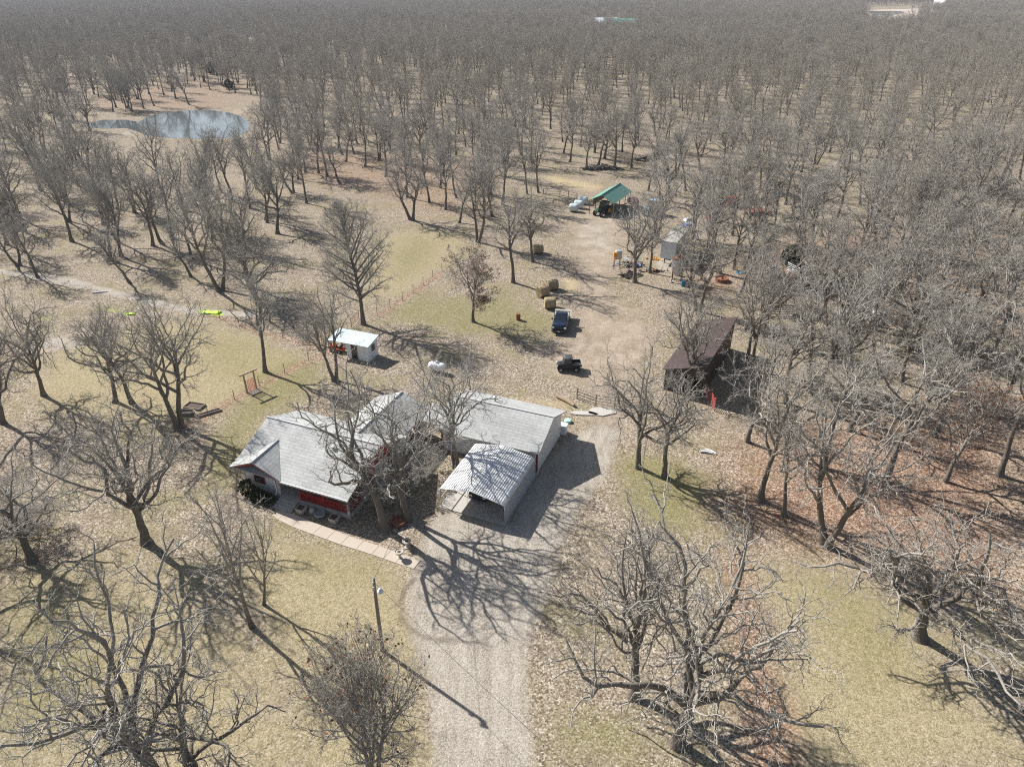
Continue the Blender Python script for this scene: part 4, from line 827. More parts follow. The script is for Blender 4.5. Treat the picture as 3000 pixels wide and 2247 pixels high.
def drum(p, label, mat, r=.3, h=.88, name='drum', cat='drum'):
    m = MB(); m.lathe([(r * .94, 0), (r, .02), (r, h * .33), (r * 1.04, h * .345), (r, h * .36), (r, h * .64), (r * 1.04, h * .655), (r, h * .67), (r, h - .02), (r * .95, h), (r * .9, h - .03)], n=18); o = m.build(name, mat, None, True); o.location = P3(*p); tag(o, label, cat); return o
drum((1518, 937), 'small rusty red drum on the grass between brown leaved oak and pickup', M['rust'])
drum((2000, 838), 'bright blue plastic drum beside the legs of the grain bin', M['barrel_blue'])
# garden shed
SA = R(-21); t = thing('garden_shed', 'small white metal shed with a pale blue lean-to roof and open left bay', 'shed', P3(1082, 1060), SA)
m = MB(); m.panel([(-3.0, 0), (0, 0), (0, 2.15), (-3.0, 2.15)], 0, .06); m.panelx([(0.06, 0), (2.1, 0), (2.1, 2.5), (0.06, 2.17)], -.06, 0); m.panelx([(0.06, 0), (2.1, 0), (2.1, 2.5), (0.06, 2.17)], -3, -2.94); m.ext(-5.2, -.06, 2.04, 2.1, 0, 2.45); m.build('wall', M['white_metal'], t)
m = MB(); m.slab([(-5.3, -.3, 2.12), (.22, -.3, 2.12), (.22, 2.3, 2.56), (-5.3, 2.3, 2.56)], .06); m.build('roof', M['shed_roof'], t)
for v in (.02, 2.0):
    m = MB(); m.ext(-5.2, -5.1, v, v + .1, 0, 2.2 + v * .15); m.build('post', M['grey_wood'], t)
m = MB(); m.ext(-2.3, -1.55, -.03, 0, .05, 1.95); d_ = m.build('door', M['glass'], t, label='dark glazed door'); m = MB(); m.ext(-2.36, -2.3, -.05, 0, 0, 2.0); m.ext(-1.55, -1.49, -.05, 0, 0, 2.0); m.ext(-2.3, -1.55, -.05, 0, 1.95, 2.0); m.ext(-2.3, -1.55, -.045, -.03, 1.0, 1.06); m.build('frame', M['tan_wood'], d_)
m = MB(); m.ext(0, .04, .75, 1.35, 1.1, 1.75); w_ = m.build('window', M['glass'], t); m = MB(); m.ext(0, .07, .67, .75, 1.02, 1.83); m.ext(0, .07, 1.35, 1.43, 1.02, 1.83); m.ext(0, .07, .75, 1.35, 1.75, 1.83); m.ext(0, .07, .75, 1.35, 1.02, 1.1); m.ext(.04, .06, .75, 1.35, 1.4, 1.45); m.build('frame', M['tan_wood'], w_)
# red riding mower under the lean-to
t = thing('riding_mower', 'orange red riding mower parked under the open bay of the garden shed', 'mower', P3(990, 1030), R(160))
m = MB(); m.loft([box_ring(.1, .95, -.28, .28, .35), box_ring(.1, .98, -.3, .3, .6), box_ring(.15, .9, -.24, .24, .82)]); m.loft([box_ring(-.8, .1, -.36, .36, .3), box_ring(-.8, .1, -.4, .4, .55)]); m.build('body', M['orange'], t, True, .03)
m = MB(); m.ext(-.6, -.15, -.25, .25, .58, .7); m.ext(-.68, -.56, -.25, .25, .7, 1.05); m.build('seat', M['black'], t, False, .03)
m = MB(); m.tube([(.15, 0, .8), (-.02, 0, 1.0)], .025, 6); m.lathe([(.17, 0), (.19, .02), (.17, .04)], (-.03, 0, 1.0), 14); m.build('steering_wheel', M['black'], t)
m = MB(); m.loft([box_ring(-.35, .35, -.5, .5, .12), box_ring(-.3, .3, -.46, .46, .28)]); m.build('mower_deck', M['black'], t)
for s in (-1, 1): wheel(t, (-.5, s * .42, .26), .26, .22); wheel(t, (.7, s * .38, .18), .18, .14)
# propane tank
t = thing('propane_tank', 'white horizontal gas tank on short legs behind the house', 'tank', P3(1282, 1090), R(-22))
m = MB(); n = 20
m.loft([[(x, q * math.cos(2 * math.pi * k / n), .78 + q * math.sin(2 * math.pi * k / n)) for k in range(n)] for x, q in ((-1.15, .05), (-1.1, .22), (-.98, .37), (-.8, .47), (-.4, .49), (.4, .49), (.8, .47), (.98, .37), (1.1, .22), (1.15, .05))]); m.build('vessel', M['tank_white'], t, True)
m = MB(); m.lathe([(.17, 0), (.17, .18), (.1, .25), (.02, .27)], (0, 0, 1.24), 12); m.build('valve_dome', M['tank_white'], t, True)
for s in (-1, 1):
    m = MB(); m.ext(s * .6 - .06, s * .6 + .06, -.3, .3, 0, .36); m.build('leg', M['concrete'], t)
# utility pole with yard lamp, and its wires
pb = at(1121, 1906); t = thing('utility_pole', 'weathered wooden utility pole with a round yard lamp beside the gravel drive', 'pole', (pb[0], pb[1], 0))
m = MB(); m.tube([(0, 0, -.2), (0, 0, 3.4), (.03, 0, 6.85)], [.14, .125, .1], 10); m.build('pole', M['grey_wood'], t, True)
m = MB(); m.tube([(.05, -.08, 6.25), (.3, -.35, 6.5), (.5, -.6, 6.45)], .025, 6); arm = m.build('lamp_arm', M['galv'], t)
m = MB(); m.lathe([(.06, .12), (.09, .1), (.1, 0), (.2, -.12), (.21, -.17), (.14, -.24), (.03, -.27)], (.52, -.62, 6.42), 14); m.build('lamp_head', M['tank_white'], arm, True)
for z in (6.5, 6.7):
    m = MB(); m.lathe([(.03, 0), (.05, .03), (.03, .06), (.05, .09), (.02, .12)], (.02, -.13, z), 10); m.build('insulator', M['white_trim'], t, True)
m = MB(); m.ext(-.08, .08, -.17, -.1, 5.9, 6.15); m.build('junction_box', M['galv'], t)
def wire(a, b, sag, label, r=.012):
    a, b = Vector(a), Vector(b); m = MB(); m.tube([a.lerp(b, i / 16) - Vector((0, 0, sag * 4 * (i / 16) * (1 - i / 16))) for i in range(17)], r, 5); tag(m.build('power_line', M['black']), label, 'wire')
wire((pb[0], pb[1] - .15, 6.75), (9.5, 14., 6.9), .5, 'thin black wire running from the pole top out over the drive')
wire((pb[0], pb[1] - .1, 6.6), frame_pt(-10, 7.5, 2.9), .35, 'thin black wire running from the pole top back to the garage')
# stone urns at the path end, planters at the porch, wheel planter
def urn(p, label):
    m = MB(); m.lathe([(.22, 0), (.22, .06), (.12, .1), (.09, .28), (.13, .36), (.27, .48), (.33, .66), (.36, .7), (.33, .72), (.28, .66)], n=20); o = m.build('stone_urn', M['stone'], None, True); o.location = P3(*p); tag(o, label, 'urn', 'stone urns at the path end')
    m = MB(); m.lathe([(.29, .6), (.15, .66), (.02, .68)], n=16); m.build('soil', M['soil'], o)
urn((1193, 1603), 'stone pedestal urn on the house side of the path end'); urn((1171, 1634), 'stone pedestal urn on the lawn side of the path end')
def planter(p, label, rz=HA):
    m = MB(); m.loft([box_ring(-.28, .28, -.28, .28, 0), box_ring(-.36, .36, -.36, .36, .48), box_ring(-.38, .38, -.38, .38, .52), box_ring(-.3, .3, -.3, .3, .52)], False); m.loft([box_ring(-.3, .3, -.3, .3, .44), box_ring(-.3, .3, -.3, .3, .46)])
    o = m.build('square_planter', M['stone']); o.location = P3(*p); o.rotation_euler = (0, 0, rz); tag(o, label, 'planter', 'square planters along the porch')
    m = MB(); m.ext(-.29, .29, -.29, .29, .46, .475); m.build('soil', M['soil'], o)
planter((884, 1500), 'square pale planter closest to the porch steps'); planter((980, 1528), 'square pale planter farther from the steps, under the porch corner')
m = MB(); m.lathe([(.2, 0), (.46, .18), (.5, .34), (.46, .38), (.42, .34), (.3, .3)], n=18)
for kk in range(8): a = kk * math.pi / 4; m.tube([(.1 * math.cos(a), .1 * math.sin(a), .36), (.44 * math.cos(a), .44 * math.sin(a), .36)], .025, 5)
o = m.build('round_planter', M['rim']); o.location = P3(939, 1512); tag(o, 'round grey spoked planter between the two square planters', 'planter')
m = MB(); rr = random.Random(3); m.lathe([(.25, 0), (.3, .2), (.2, .4), (.06, .48)], n=9); o = m.build('garden_rock', M['stone'], None, True); o.location = P3(916, 1500); tag(o, 'pale rock standing in the bed beside the porch steps', 'rock')
m = MB(); m.lathe([(.62, 0), (.66, .3), (.66, .36), (.55, .36), (.5, .2)], n=20); o = m.build('tree_ring', M['rust'], None, True); o.location = P3(1168, 1532); tag(o, 'brown round planter at the foot of the carport oak', 'planter')
# dark car in the carport
t = thing('parked_car', 'dark car parked nose out in the shade of the carport', 'car', frame_pt(-3.3, 3.9), HA - math.pi / 2)
m = MB(); m.loft([box_ring(-2.2, 2.2, -.8, .8, .3), box_ring(-2.25, 2.25, -.88, .88, .55), box_ring(-2.2, 2.15, -.86, .86, .85), box_ring(-2.1, 2.0, -.8, .8, .95)]); m.build('body', M['black'], t, True, .05)
m = MB(); m.loft([box_ring(-1.9, .9, -.78, .78, .93), box_ring(-1.55, .15, -.64, .64, 1.5), box_ring(-1.4, 0, -.58, .58, 1.54)]); m.build('cabin', M['glass'], t, True, .03)
for s in (-1, 1):
    wheel(t, (1.4, s * .78, .33), .33, .22); wheel(t, (-1.35, s * .78, .33), .33, .22)
    m = MB(); m.ext(2.14, 2.26, s * .5, s * .78, .62, .76); m.build('headlight', M['lamp'], t)
# timber frame, garden beds and trough
a, b = np.array(P3(724, 1152)), np.array(P3(752, 1140)); t = thing('timber_frame', 'tall timber frame of two posts and a top beam with red netting', 'frame', a, heading(a, b)); w_ = np.hypot(*(b - a)[:2])
for x in (0, w_):
    m = MB(); m.ext(x - .07, x + .07, -.07, .07, 0, 2.3); m.build('post', M['tan_wood'], t)
m = MB(); m.ext(-.5, w_ + .45, -.1, .1, 2.3, 2.45); m.build('beam', M['tan_wood'], t)
m = MB()
for i in range(9): m.ext(.07, w_ - .07, -.015, .015, .15 + i * .17, .18 + i * .17)
for i in range(6): m.ext(.1 + i * (w_ - .2) / 5.5, .13 + i * (w_ - .2) / 5.5, -.012, .012, .1, 1.6)
m.build('netting', M['gate_red'], t)
m = MB(); m.ext(0.05, w_ - .05, -1.0, .0, .04, .1); m.ext(-.05, .05, -1.1, .1, 0, .14); m.ext(w_ - .05, w_ + .05, -1.1, .1, 0, .14); m.build('platform', M['grey_wood'], t)
m = MB(); m.loft([[(x * 1.0, y * .36, z) for x, y in [(math.cos(q) * (1 if abs(math.cos(q)) < .7 else 1), math.sin(q)) for q in (2 * math.pi * k / 20 for k in range(20))]] for x_, z in ((0, 0),)] * 1 + [[(math.cos(2 * math.pi * k / 20) * s_, math.sin(2 * math.pi * k / 20) * s_ * .42, z) for k in range(20)] for s_, z in ((1.05, .35), (1.1, .4), (.98, .38), (.85, .12))]); o = m.build('trough', M['grey_wood'], None, True); o.location = P3(545, 1213); o.rotation_euler = (0, 0, R(-4)); tag(o, 'oval grey wooden trough beside the forked oak in the field corner', 'trough')
def bedframe(p, w, d, rz, label):
    m = MB(); m.ext(-w / 2, w / 2, -d / 2, -d / 2 + .08, 0, .22); m.ext(-w / 2, w / 2, d / 2 - .08, d / 2, 0, .22); m.ext(-w / 2, -w / 2 + .08, -d / 2 + .08, d / 2 - .08, 0, .22); m.ext(w / 2 - .08, w / 2, -d / 2 + .08, d / 2 - .08, 0, .22)
    o = m.build('garden_bed', M['grey_wood']); o.location = P3(*p); o.rotation_euler = (0, 0, rz); tag(o, label, 'garden bed', 'timber garden beds'); s_ = MB(); s_.ext(-w / 2 + .08, w / 2 - .08, -d / 2 + .08, d / 2 - .08, .01, .1); s_.build('soil', M['soil'], o)
bedframe((570, 1192), 2.0, 1.2, R(-15), 'timber garden bed frame behind the oval trough'); bedframe((610, 1212), 2.6, .5, R(35), 'narrow timber garden bed at the leaf covered fence line')
def pallet(p, label, rz):
    m = MB()
    for i in range(5): m.ext(-.6, .6, -.5 + i * .225, -.36 + i * .225, .1, .13)
    for x in (-.55, 0, .55): m.ext(x - .05, x + .05, -.5, .54, 0, .1)
    o = m.build('pallet', M['grey_wood']); o.location = P3(*p); o.rotation_euler = (0, 0, rz); tag(o, label, 'pallet', 'pallets under the field oaks')
pallet((333, 771), 'grey pallet at the foot of the double trunked oak past the field track', .3); pallet((372, 757), 'grey pallet at the foot of the single slim oak past the field track', .5)
def tarp(p, w, d, rz, label, mat=None, name='lime_sheet'):
    m = MB(); n = 8; rr = random.Random(int(p[0])); vs = [(x / n * w - w / 2 + rr.uniform(-.1, .1), y / 4 * d - d / 2 + rr.uniform(-.1, .1), .06 + rr.uniform(0, .12)) for y in range(5) for x in range(n + 1)]
    m.add(vs, [(y * (n + 1) + x, y * (n + 1) + x + 1, (y + 1) * (n + 1) + x + 1, (y + 1) * (n + 1) + x) for y in range(4) for x in range(n)])
    o = m.build(name, mat or M['lime'], None, True); o.location = P3(*p); o.rotation_euler = (0, 0, rz); tag(o, label, 'sheet'); md = o.modifiers.new('thick', 'SOLIDIFY'); md.thickness = .03
tarp((618, 917), 2.6, .9, -.15, 'bright lime green plastic sheet spread beside the pale field track'); tarp((384, 921), 1.1, .6, .1, 'small lime green plastic sheet lying in the field beyond the oaks')
# fences and gates
def fence(name, pts, h, rails, label, mat, cat='fence', post_every=2.4, r=.05, flat=False, gap=None):
    Pw = [np.array(P3(*q)) for q in pts]; t = thing(name, label, cat, Pw[0]); o0 = Pw[0]; spots = []
    for a, b in zip(Pw[:-1], Pw[1:]):
        n = max(1, round(np.hypot(*(b - a)[:2]) / post_every)); spots += [a + (b - a) * i / n for i in range(n)]
    spots.append(Pw[-1])
    for s_ in spots[:100]:
        m = MB(); m.tube([(*(s_ - o0)[:2], -.1), (*(s_ - o0)[:2], h + .12)], r, 6); m.build('post', mat, t)
    if rails:
        m = MB()
        for z in np.linspace(h * .18, h, rails):
            for a, b in zip(Pw[:-1], Pw[1:]):
                a_, b_ = a - o0, b - o0; m.tube([(a_[0], a_[1], z), (b_[0], b_[1], z)], r * .55 if not flat else r * .9, 5)
        m.build('rail', mat, t)
    return t
fence('pole_gate', [(2062, 1158), (2092, 1204)], 1.5, 7, 'red pipe gate standing open before the maroon barn', M['gate_red'], 'gate', 3.2, .05)
fence('board_fence', [(1690, 1168), (1745, 1188), (1800, 1196), (1895, 1190)], 1.25, 4, 'grey rail fence with dark posts beyond the garage back corner', M['grey_wood'], 'fence', 2.6, .07)
fence('wire_fence', [(530, 1263), (610, 1215), (760, 1130), (905, 1058), (965, 1030)], 1.1, 0, 'thin posts of the wire fence along the leaf strip behind the house lawn', M['dark_wood'], 'fence', 3.2, .035)
fence('wire_fence', [(1105, 925), (1180, 880), (1295, 795)], 1.2, 0, 'thin posts of the wire fence between clearing and pickup yard', M['dark_wood'], 'fence', 3.4, .035)
fence('wire_fence', [(590, 915), (760, 975), (900, 1005), (950, 1015)], 1.1, 0, 'thin posts of the wire fence beside the lime green sheet', M['dark_wood'], 'fence', 3.4, .04)
fence('panel_gate', [(905, 1000), (985, 1022)], 1.3, 6, 'rusty red pipe panels left of the garden shed', M['rust'], 'gate', 2.0, .04)
fence('panel_gate', [(1030, 960), (1052, 935)], 1.3, 6, 'rusty red pipe panel behind the garden shed roof', M['rust'], 'gate', 2.0, .04)
fence('corral_fence', [(2235, 925), (2330, 925), (2420, 945), (2480, 985)], 1.4, 5, 'dark board corral fence behind the black stock tank', M['dark_wood'], 'fence', 2.6, .07, True)
fence('corral_fence', [(2225, 1025), (2300, 1040), (2380, 1058)], 1.3, 5, 'thin rail corral fence beside the maroon barn, nearest the barn', M['grey_wood'], 'fence', 2.6, .05)
fence('corral_fence', [(2330, 1000), (2360, 1030)], 1.2, 5, 'loose pale panel leaning inside the corral', M['galv'], 'fence', 2.2, .04)
fence('panel_gate', [(2262, 762), (2290, 783)], 1.4, 5, 'red pipe gate beside the dark green juniper', M['gate_red'], 'gate', 2.4, .06)
fence('panel_gate', [(2305, 795), (2338, 812)], 1.4, 5, 'white pipe gate below the dark green juniper', M['white_trim'], 'gate', 2.4, .06, True)
fence('panel_gate', [(2068, 642), (2090, 652)], 1.5, 6, 'red pipe gate behind the box trailer', M['gate_red'], 'gate', 2.4, .06)
fence('board_fence', [(1592, 570), (1640, 572), (1690, 585)], 1.2, 3, 'grey rail fence running up to the wrapped bales', M['grey_wood'], 'fence', 3., .08)
# maroon barn
ridge_f, ridge_b = at(2069, 1073, 4.2), at(2157, 928, 4.2); ang = heading(ridge_f, ridge_b); Lb = float(np.hypot(*(ridge_b - ridge_f)[:2]))
t = thing('barn', 'low dark barn with a maroon metal roof among the oaks', 'barn', (ridge_f[0], ridge_f[1], 0), ang)
m = MB(); m.slab([(-.1, -.15, 4.2), (Lb, -.15, 4.2), (Lb, 4.6, 2.7), (-.1, 4.6, 2.7)], .08); rf = m.build('roof', M['barn_roof'], t)
m = MB(); m.box((Lb / 2, -.17, 4.18), (Lb + .1, .06, .2)); m.build('fascia', M['barn_wall'], rf)
m = MB(); m.ext(.4, Lb - .3, 4.2, 4.35, 0, 2.7); m.ext(.4, Lb - .3, 0, .14, 0, 4.05); m.panelx([(.14, 0), (4.2, 0), (4.2, 2.72), (.14, 4.02)], Lb - .45, Lb - .3); m.panelx([(.14, 2.3), (4.2, 2.3), (4.2, 2.72), (.14, 4.02)], .4, .55); m.panelx([(2.4, 0), (4.2, 0), (4.2, 2.3), (2.4, 2.3)], .4, .55); m.build('wall', M['barn_wall'], t)
for y in (.3, 2.3):
    m = MB(); m.ext(.4, .58, y - .1, y + .1, 0, 2.3); m.build('post', M['dark_wood'], t)
# green roofed machine shed
fl, fr_, bl = at(1726, 586, 2.7), at(1800, 596, 2.7), at(1802, 541, 3.9); ang = math.atan2(.88, .47); ctr = (fl + fr_) / 2
t = thing('machine_shed', 'open machine shed with a pale green ribbed gable roof', 'shed', (ctr[0], ctr[1], 0), ang); hw, Ls = 2.6, 9.8
m = MB(); m.slab([(-.2, 0, 4.0), (Ls, 0, 4.0), (Ls, hw, 2.65), (-.2, hw, 2.65)], .07); m.slab([(-.2, 0, 4.0), (Ls, 0, 4.0), (Ls, -hw, 2.65), (-.2, -hw, 2.65)], .07); rf = m.build('roof', M['green_roof'], t); m = MB(); m.tube([(-.2, 0, 4.03), (Ls, 0, 4.03)], .07, 6); m.build('ridge_cap', M['green_roof'], rf)
for s in (-1, 1):
    for x in (.1, 3.2, 6.4, 9.5):
        m = MB(); m.ext(x - .06, x + .06, s * (hw - .15) - .06, s * (hw - .15) + .06, 0, 2.65); m.build('post', M['grey_wood'], t)
m = MB(); m.panelx([(-hw + .1, 2.6), (hw - .1, 2.6), (0, 3.9)], Ls - .3, Ls - .25); m.ext(2.0, Ls - .3, hw - .09, hw - .04, 1.2, 2.6); m.build('wall', M['grey_wood'], t)
m = MB()
for x in (.1, 3.2, 6.4): m.tube([(x, -hw + .15, 2.62), (x, 0, 3.88), (x, hw - .15, 2.62), (x, -hw + .15, 2.62)], .05, 5)
m.build('truss', M['grey_wood'], t)
def tractor(p, rz, label, mat, s=1., cabmat=None):
    t = thing('tractor', label, 'tractor', P3(*p), rz); t.scale = (s, s, s)
    m = MB(); m.loft([box_ring(.2, 2.2, -.35, .35, .8), box_ring(.2, 2.25, -.38, .38, 1.2), box_ring(.2, 2.1, -.3, .3, 1.5)]); m.loft([box_ring(-1.0, .3, -.45, .45, .7), box_ring(-1.0, .3, -.45, .45, 1.2)]); m.build('body', mat, t, True, .04)
    m = MB(); m.loft([box_ring(-1.0, .35, -.7, .7, 1.2), box_ring(-.95, .25, -.65, .65, 2.3)]); m.build('cab', M['glass'], t, False, .03); m = MB(); m.loft([box_ring(-1.15, .5, -.78, .78, 2.3), box_ring(-1.05, .4, -.7, .7, 2.45)]); m.build('cab_roof', cabmat or mat, t, True, .03)
    m = MB(); m.tube([(1.4, .2, 1.4), (1.4, .2, 2.3)], .05, 8); m.build('exhaust', M['steel'], t)
    for q in (-1, 1):
        wheel(t, (-.6, q * .85, .8), .8, .45, lugs=True, rimmat=M['yellow'] if mat == M['tractor_green'] else M['rim']); wheel(t, (1.6, q * .75, .5), .5, .32, lugs=True)
        m = MB(); m.tube([(-1.35, q * .85, 1.1), (-1.0, q * .85, 1.62), (-.4, q * .85, 1.7), (.05, q * .85, 1.45)], .12, 6); m.build('fender', mat, t)
        m = MB(); m.ext(2.2, 2.27, q * .15, q * .32, 1.1, 1.25); m.build('headlight', M['lamp'], t)
tractor((1766, 628), R(228), 'dark green tractor parked nose out under the green shed roof', M['tractor_green'])
tractor((1915, 628), R(215), 'bright blue tractor beside the green roofed shed behind branches', M['tractor_blue'], 1.15, M['pale_blue'])
def hay_rake(p, rz, label, mat, name='implement', s=1.):
    t = thing(name, label, 'implement', P3(*p), rz); t.scale = (s, s, s)
    m = MB(); m.loft([box_ring(-1.2, .6, -.7, .7, .6), box_ring(-1.2, .7, -.8, .8, 1.3), box_ring(-1.0, .5, -.6, .6, 1.7)]); m.build('body', mat, t, True, .05)
    m = MB(); m.tube([(.6, 0, .7), (2.4, 0, .5)], .07, 6); m.tube([(-1.2, -1.4, .9), (-1.2, 1.4, .9)], .06, 6); m.build('drawbar', mat, t)
    for q in (-1, 1): wheel(t, (-.6, q * .95, .42), .42, .25)
hay_rake((1850, 605), R(200), 'faded red hay baler standing between green shed and blue tractor', M['faded_red'])
hay_rake((2137, 606), R(190), 'red hay implement in the clearing behind the box trailer', M['gate_red'], 'implement', 1.15)
t = thing('flatbed_trailer', 'red flat trailer among the trunks beyond the box trailer', 'trailer', P3(2215, 628), R(5))
m = MB(); m.ext(-2.5, 2.5, -1., 1., .6, .72); m.build('deck', M['rust'], t); m = MB(); m.ext(-2.55, 2.55, -1.06, -1.0, .5, .75); m.ext(-2.55, 2.55, 1.0, 1.06, .5, .75); m.tube([(2.5, 0, .6), (3.7, 0, .5)], .06, 6); m.build('frame', M['gate_red'], t)
for q in (-1, 1): wheel(t, (-.3, q * 1.1, .36), .36, .22)
t = thing('hay_feeder', 'dark low feeder among the trunks beyond the red flat trailer', 'feeder', P3(2318, 648), R(5)); m = MB(); m.ext(-1.7, 1.7, -.5, .5, .5, .9); m.build('tray', M['steel'], t)
for x in (-1.4, 1.4):
    m = MB(); m.ext(x - .08, x + .08, -.45, .45, 0, .5); m.build('leg', M['steel'], t)
# box trailer, grain bin, fuel tank, junk
fl, fr_, br = at(1941, 707, 3.9), at(1981, 711, 3.9), at(2017, 669, 3.9); ang = heading(fr_, br); wv_ = 2.4; Lt = 9.4; ctr = (fl + fr_) / 2
t = thing('box_trailer', 'long old box trailer with a white end and rusting grey top', 'trailer', (ctr[0], ctr[1], 0), ang)
m = MB(); m.ext(.04, Lt, -wv_ / 2, wv_ / 2, 1.15, 3.84); m.build('box', M['trailer_side'], t, False, .03); m = MB(); m.ext(-.04, .04, -wv_ / 2, wv_ / 2, 1.1, 3.84); m.build('end_wall', M['trailer_front'], t, False, .02); m = MB(); m.ext(-.02, Lt, -wv_ / 2 + .02, wv_ / 2 - .02, 3.84, 3.9); m.build('roof', M['trailer_top'], t)
m = MB(); m.ext(.2, Lt - .2, -.5, .5, .85, 1.15); m.build('chassis', M['steel'], t)
for x in (Lt - 1.4, Lt - 2.6):
    for q in (-1, 1): wheel(t, (x, q * .98, .5), .5, .4)
for q in (-.7, .7):
    m = MB(); m.ext(1.0, 1.15, q - .08, q + .08, 0, .85); m.build('leg', M['steel'], t)
bp = at(1982, 824); t = thing('grain_bin', 'galvanised feed bin on legs with a rusty cone top', 'grain bin', (bp[0], bp[1], 0))
m = MB(); prof_ = [(.25, .8), (1.0, 1.7)] + [(1.0 + (.02 if i % 2 else 0), 1.7 + i * .12) for i in range(1, 17)]
m.lathe(prof_, n=24); m.build('body', M['galv'], t, True); m = MB(); m.lathe([(1.07, 3.6), (1.07, 3.66), (.25, 4.15), (.22, 4.22), (.03, 4.25)], n=20); m.build('cone_top', M['rust'], t, True)
for kk in range(4):
    a = kk * math.pi / 2 + .5; m = MB(); m.ext(.98 * math.cos(a) - .06, .98 * math.cos(a) + .06, .98 * math.sin(a) - .06, .98 * math.sin(a) + .06, .12, 2.4); lg = m.build('leg', M['rust'], t); m = MB(); m.ext(.98 * math.cos(a) - .22, .98 * math.cos(a) + .22, .98 * math.sin(a) - .22, .98 * math.sin(a) + .22, 0, .15); m.build('footing', M['concrete'], lg)
m = MB(); m.tube([(.2, .2, .8), (.9, .5, .5), (1.4, .6, .4)], .12, 8); m.build('auger', M['steel'], t)
bp = at(1806, 790); t = thing('fuel_tank', 'grey fuel drum with a yellow end on a rusty stand beside the junk heap', 'tank', (bp[0], bp[1], 0))
m = MB()
for x in (-.5, .5):
    for y in (-.4, .4): m.tube([(x, y, 0), (x * .8, y * .8, 1.9)], .04, 6)
m.ext(-.55, .55, -.45, .45, 1.85, 1.92); m.build('stand', M['rust'], t); m = MB(); m.lathe([(.52, 0), (.55, .04), (.55, 1.15), (.5, 1.22), (.05, 1.25)], (.15, 0, 1.92), 18); m.build('drum', M['galv'], t, True); m = MB(); m.box((-.4, -.25, 2.55), (.5, .5, .75)); m.build('pump_case', M['yellow'], t, False, .05)
def heap(p, label, n, sx, sy, h, mats, seed, name='junk_heap', cat='scrap heap', Lr=(.6, 1.8), rr=(.04, .1)):
    r_ = random.Random(seed); m = MB()
    for i in range(n):
        m.mat = r_.randrange(len(mats)); x, y = r_.gauss(0, sx), r_.gauss(0, sy); z = abs(r_.gauss(0, h)) * max(0, 1 - math.hypot(x / sx, y / sy) * .35) + .08; a, e = r_.uniform(0, 6.28), r_.uniform(-.35, .35); L = r_.uniform(*Lr) / 2; d = Vector((math.cos(a) * math.cos(e), math.sin(a) * math.cos(e), math.sin(e))) * L; c_ = Vector((x, y, max(z, abs(d.z) + .03)))
        if r_.random() < .75: m.tube([c_ - d, c_ + d], r_.uniform(*rr), 5)
        else: m.box(c_, (L, L * .7, .12), a, e)
    o = m.build(name, mats); o.location = P3(*p); return tag(o, label, cat)
heap((1846, 778), 'scrap heap of pipes and boards behind the pale leaning oak', 42, .9, .6, .5, [M['rust'], M['steel'], M['grey_wood'], M['pale_blue']], 4)
heap((1835, 812), 'dark low scrap pile at the foot of the pale leaning oak', 22, .6, .35, .25, [M['steel'], M['dark_wood']], 5)
heap((1900, 795), 'thin line of rusty rods lying between two oak trunks', 18, 1.6, .3, .1, [M['rust'], M['grey_wood']], 6)
heap((1757, 497), 'long dark pile of cut brush at the edge of the wood', 150, 2.6, .6, .6, [M['dark_wood'], M['steel']], 7, 'brush_pile', 'brush pile', (.8, 2.2), (.03, .08))
heap((1890, 470), 'tangled dark brush pile farther back in the wood', 120, 1.6, .8, .8, [M['dark_wood'], M['grey_wood']], 8, 'brush_pile', 'brush pile', (.8, 2.2), (.03, .07))
heap((2340, 985), 'fallen grey branches heaped in the corral', 60, 1.5, .5, .4, [M['grey_wood']], 10, 'brush_pile', 'brush pile', (.8, 2.6), (.03, .07))
heap((1920, 760), 'yellow machine part lying behind the pale leaning oak', 8, .5, .3, .2, [M['yellow']], 11, 'machine_part', 'machine part', (.6, 1.2), (.08, .12))
m = MB(); m.lathe([(1.0, 0), (1.02, .5), (.95, .5), (.9, .3), (.3, .35), (.05, .6)], n=22); o = m.build('burn_ring', M['rust'], None, True); o.location = P3(2114, 823); tag(o, 'round rusty steel ring with a cone lid at the foot of an oak', 'fire ring')
m = MB(); m.lathe([(1.0, 0), (1.05, .6), (1.08, .62), (1.0, .62), (.97, .45)], n=24); o = m.build('stock_tank', M['black'], None, True); o.location = P3(2343, 940); tag(o, 'round black stock tank in the corral', 'tank')
m = MB(); m.lathe([(.97, .44), (.5, .45), (.02, .45)], n=24); m.build('water', M['water'], o)
t = thing('storage_bin', 'dark blue storage container beside the white curved pen wall', 'container', P3(2387, 856), R(-12)); m = MB(); m.ext(-1.4, 1.4, -.8, .8, .12, 1.5); m.build('body', M['truck_blue'], t, False, .04); m = MB(); m.ext(-1.45, 1.45, -.85, .85, 1.5, 1.6); m.build('lid', M['steel'], t)
for x in (-1.1, 1.1):
    m = MB(); m.ext(x - .1, x + .1, -.7, .7, 0, .12); m.build('skid', M['steel'], t)
t = thing('stock_cage', 'grey wire stock cage beside the red gate near the juniper', 'cage', P3(2262, 812), R(-20)); m = MB()
for z in (.1, .5, .9, 1.3):
    for a, b in (((-.9, -.6), (.9, -.6)), ((.9, -.6), (.9, .6)), ((.9, .6), (-.9, .6)), ((-.9, .6), (-.9, -.6))): m.tube([(*a, z), (*b, z)], .03, 5)
m.build('rails', M['galv'], t); m = MB(); m.slab([(-.95, -.65, 1.36), (.95, -.65, 1.36), (.95, .65, 1.36), (-.95, .65, 1.36)], .03); m.build('top', M['galv'], t)
for a in ((-.9, -.6), (.9, -.6), (.9, .6), (-.9, .6)):
    m = MB(); m.tube([(*a, 0), (*a, 1.35)], .04, 5); m.build('post', M['galv'], t)
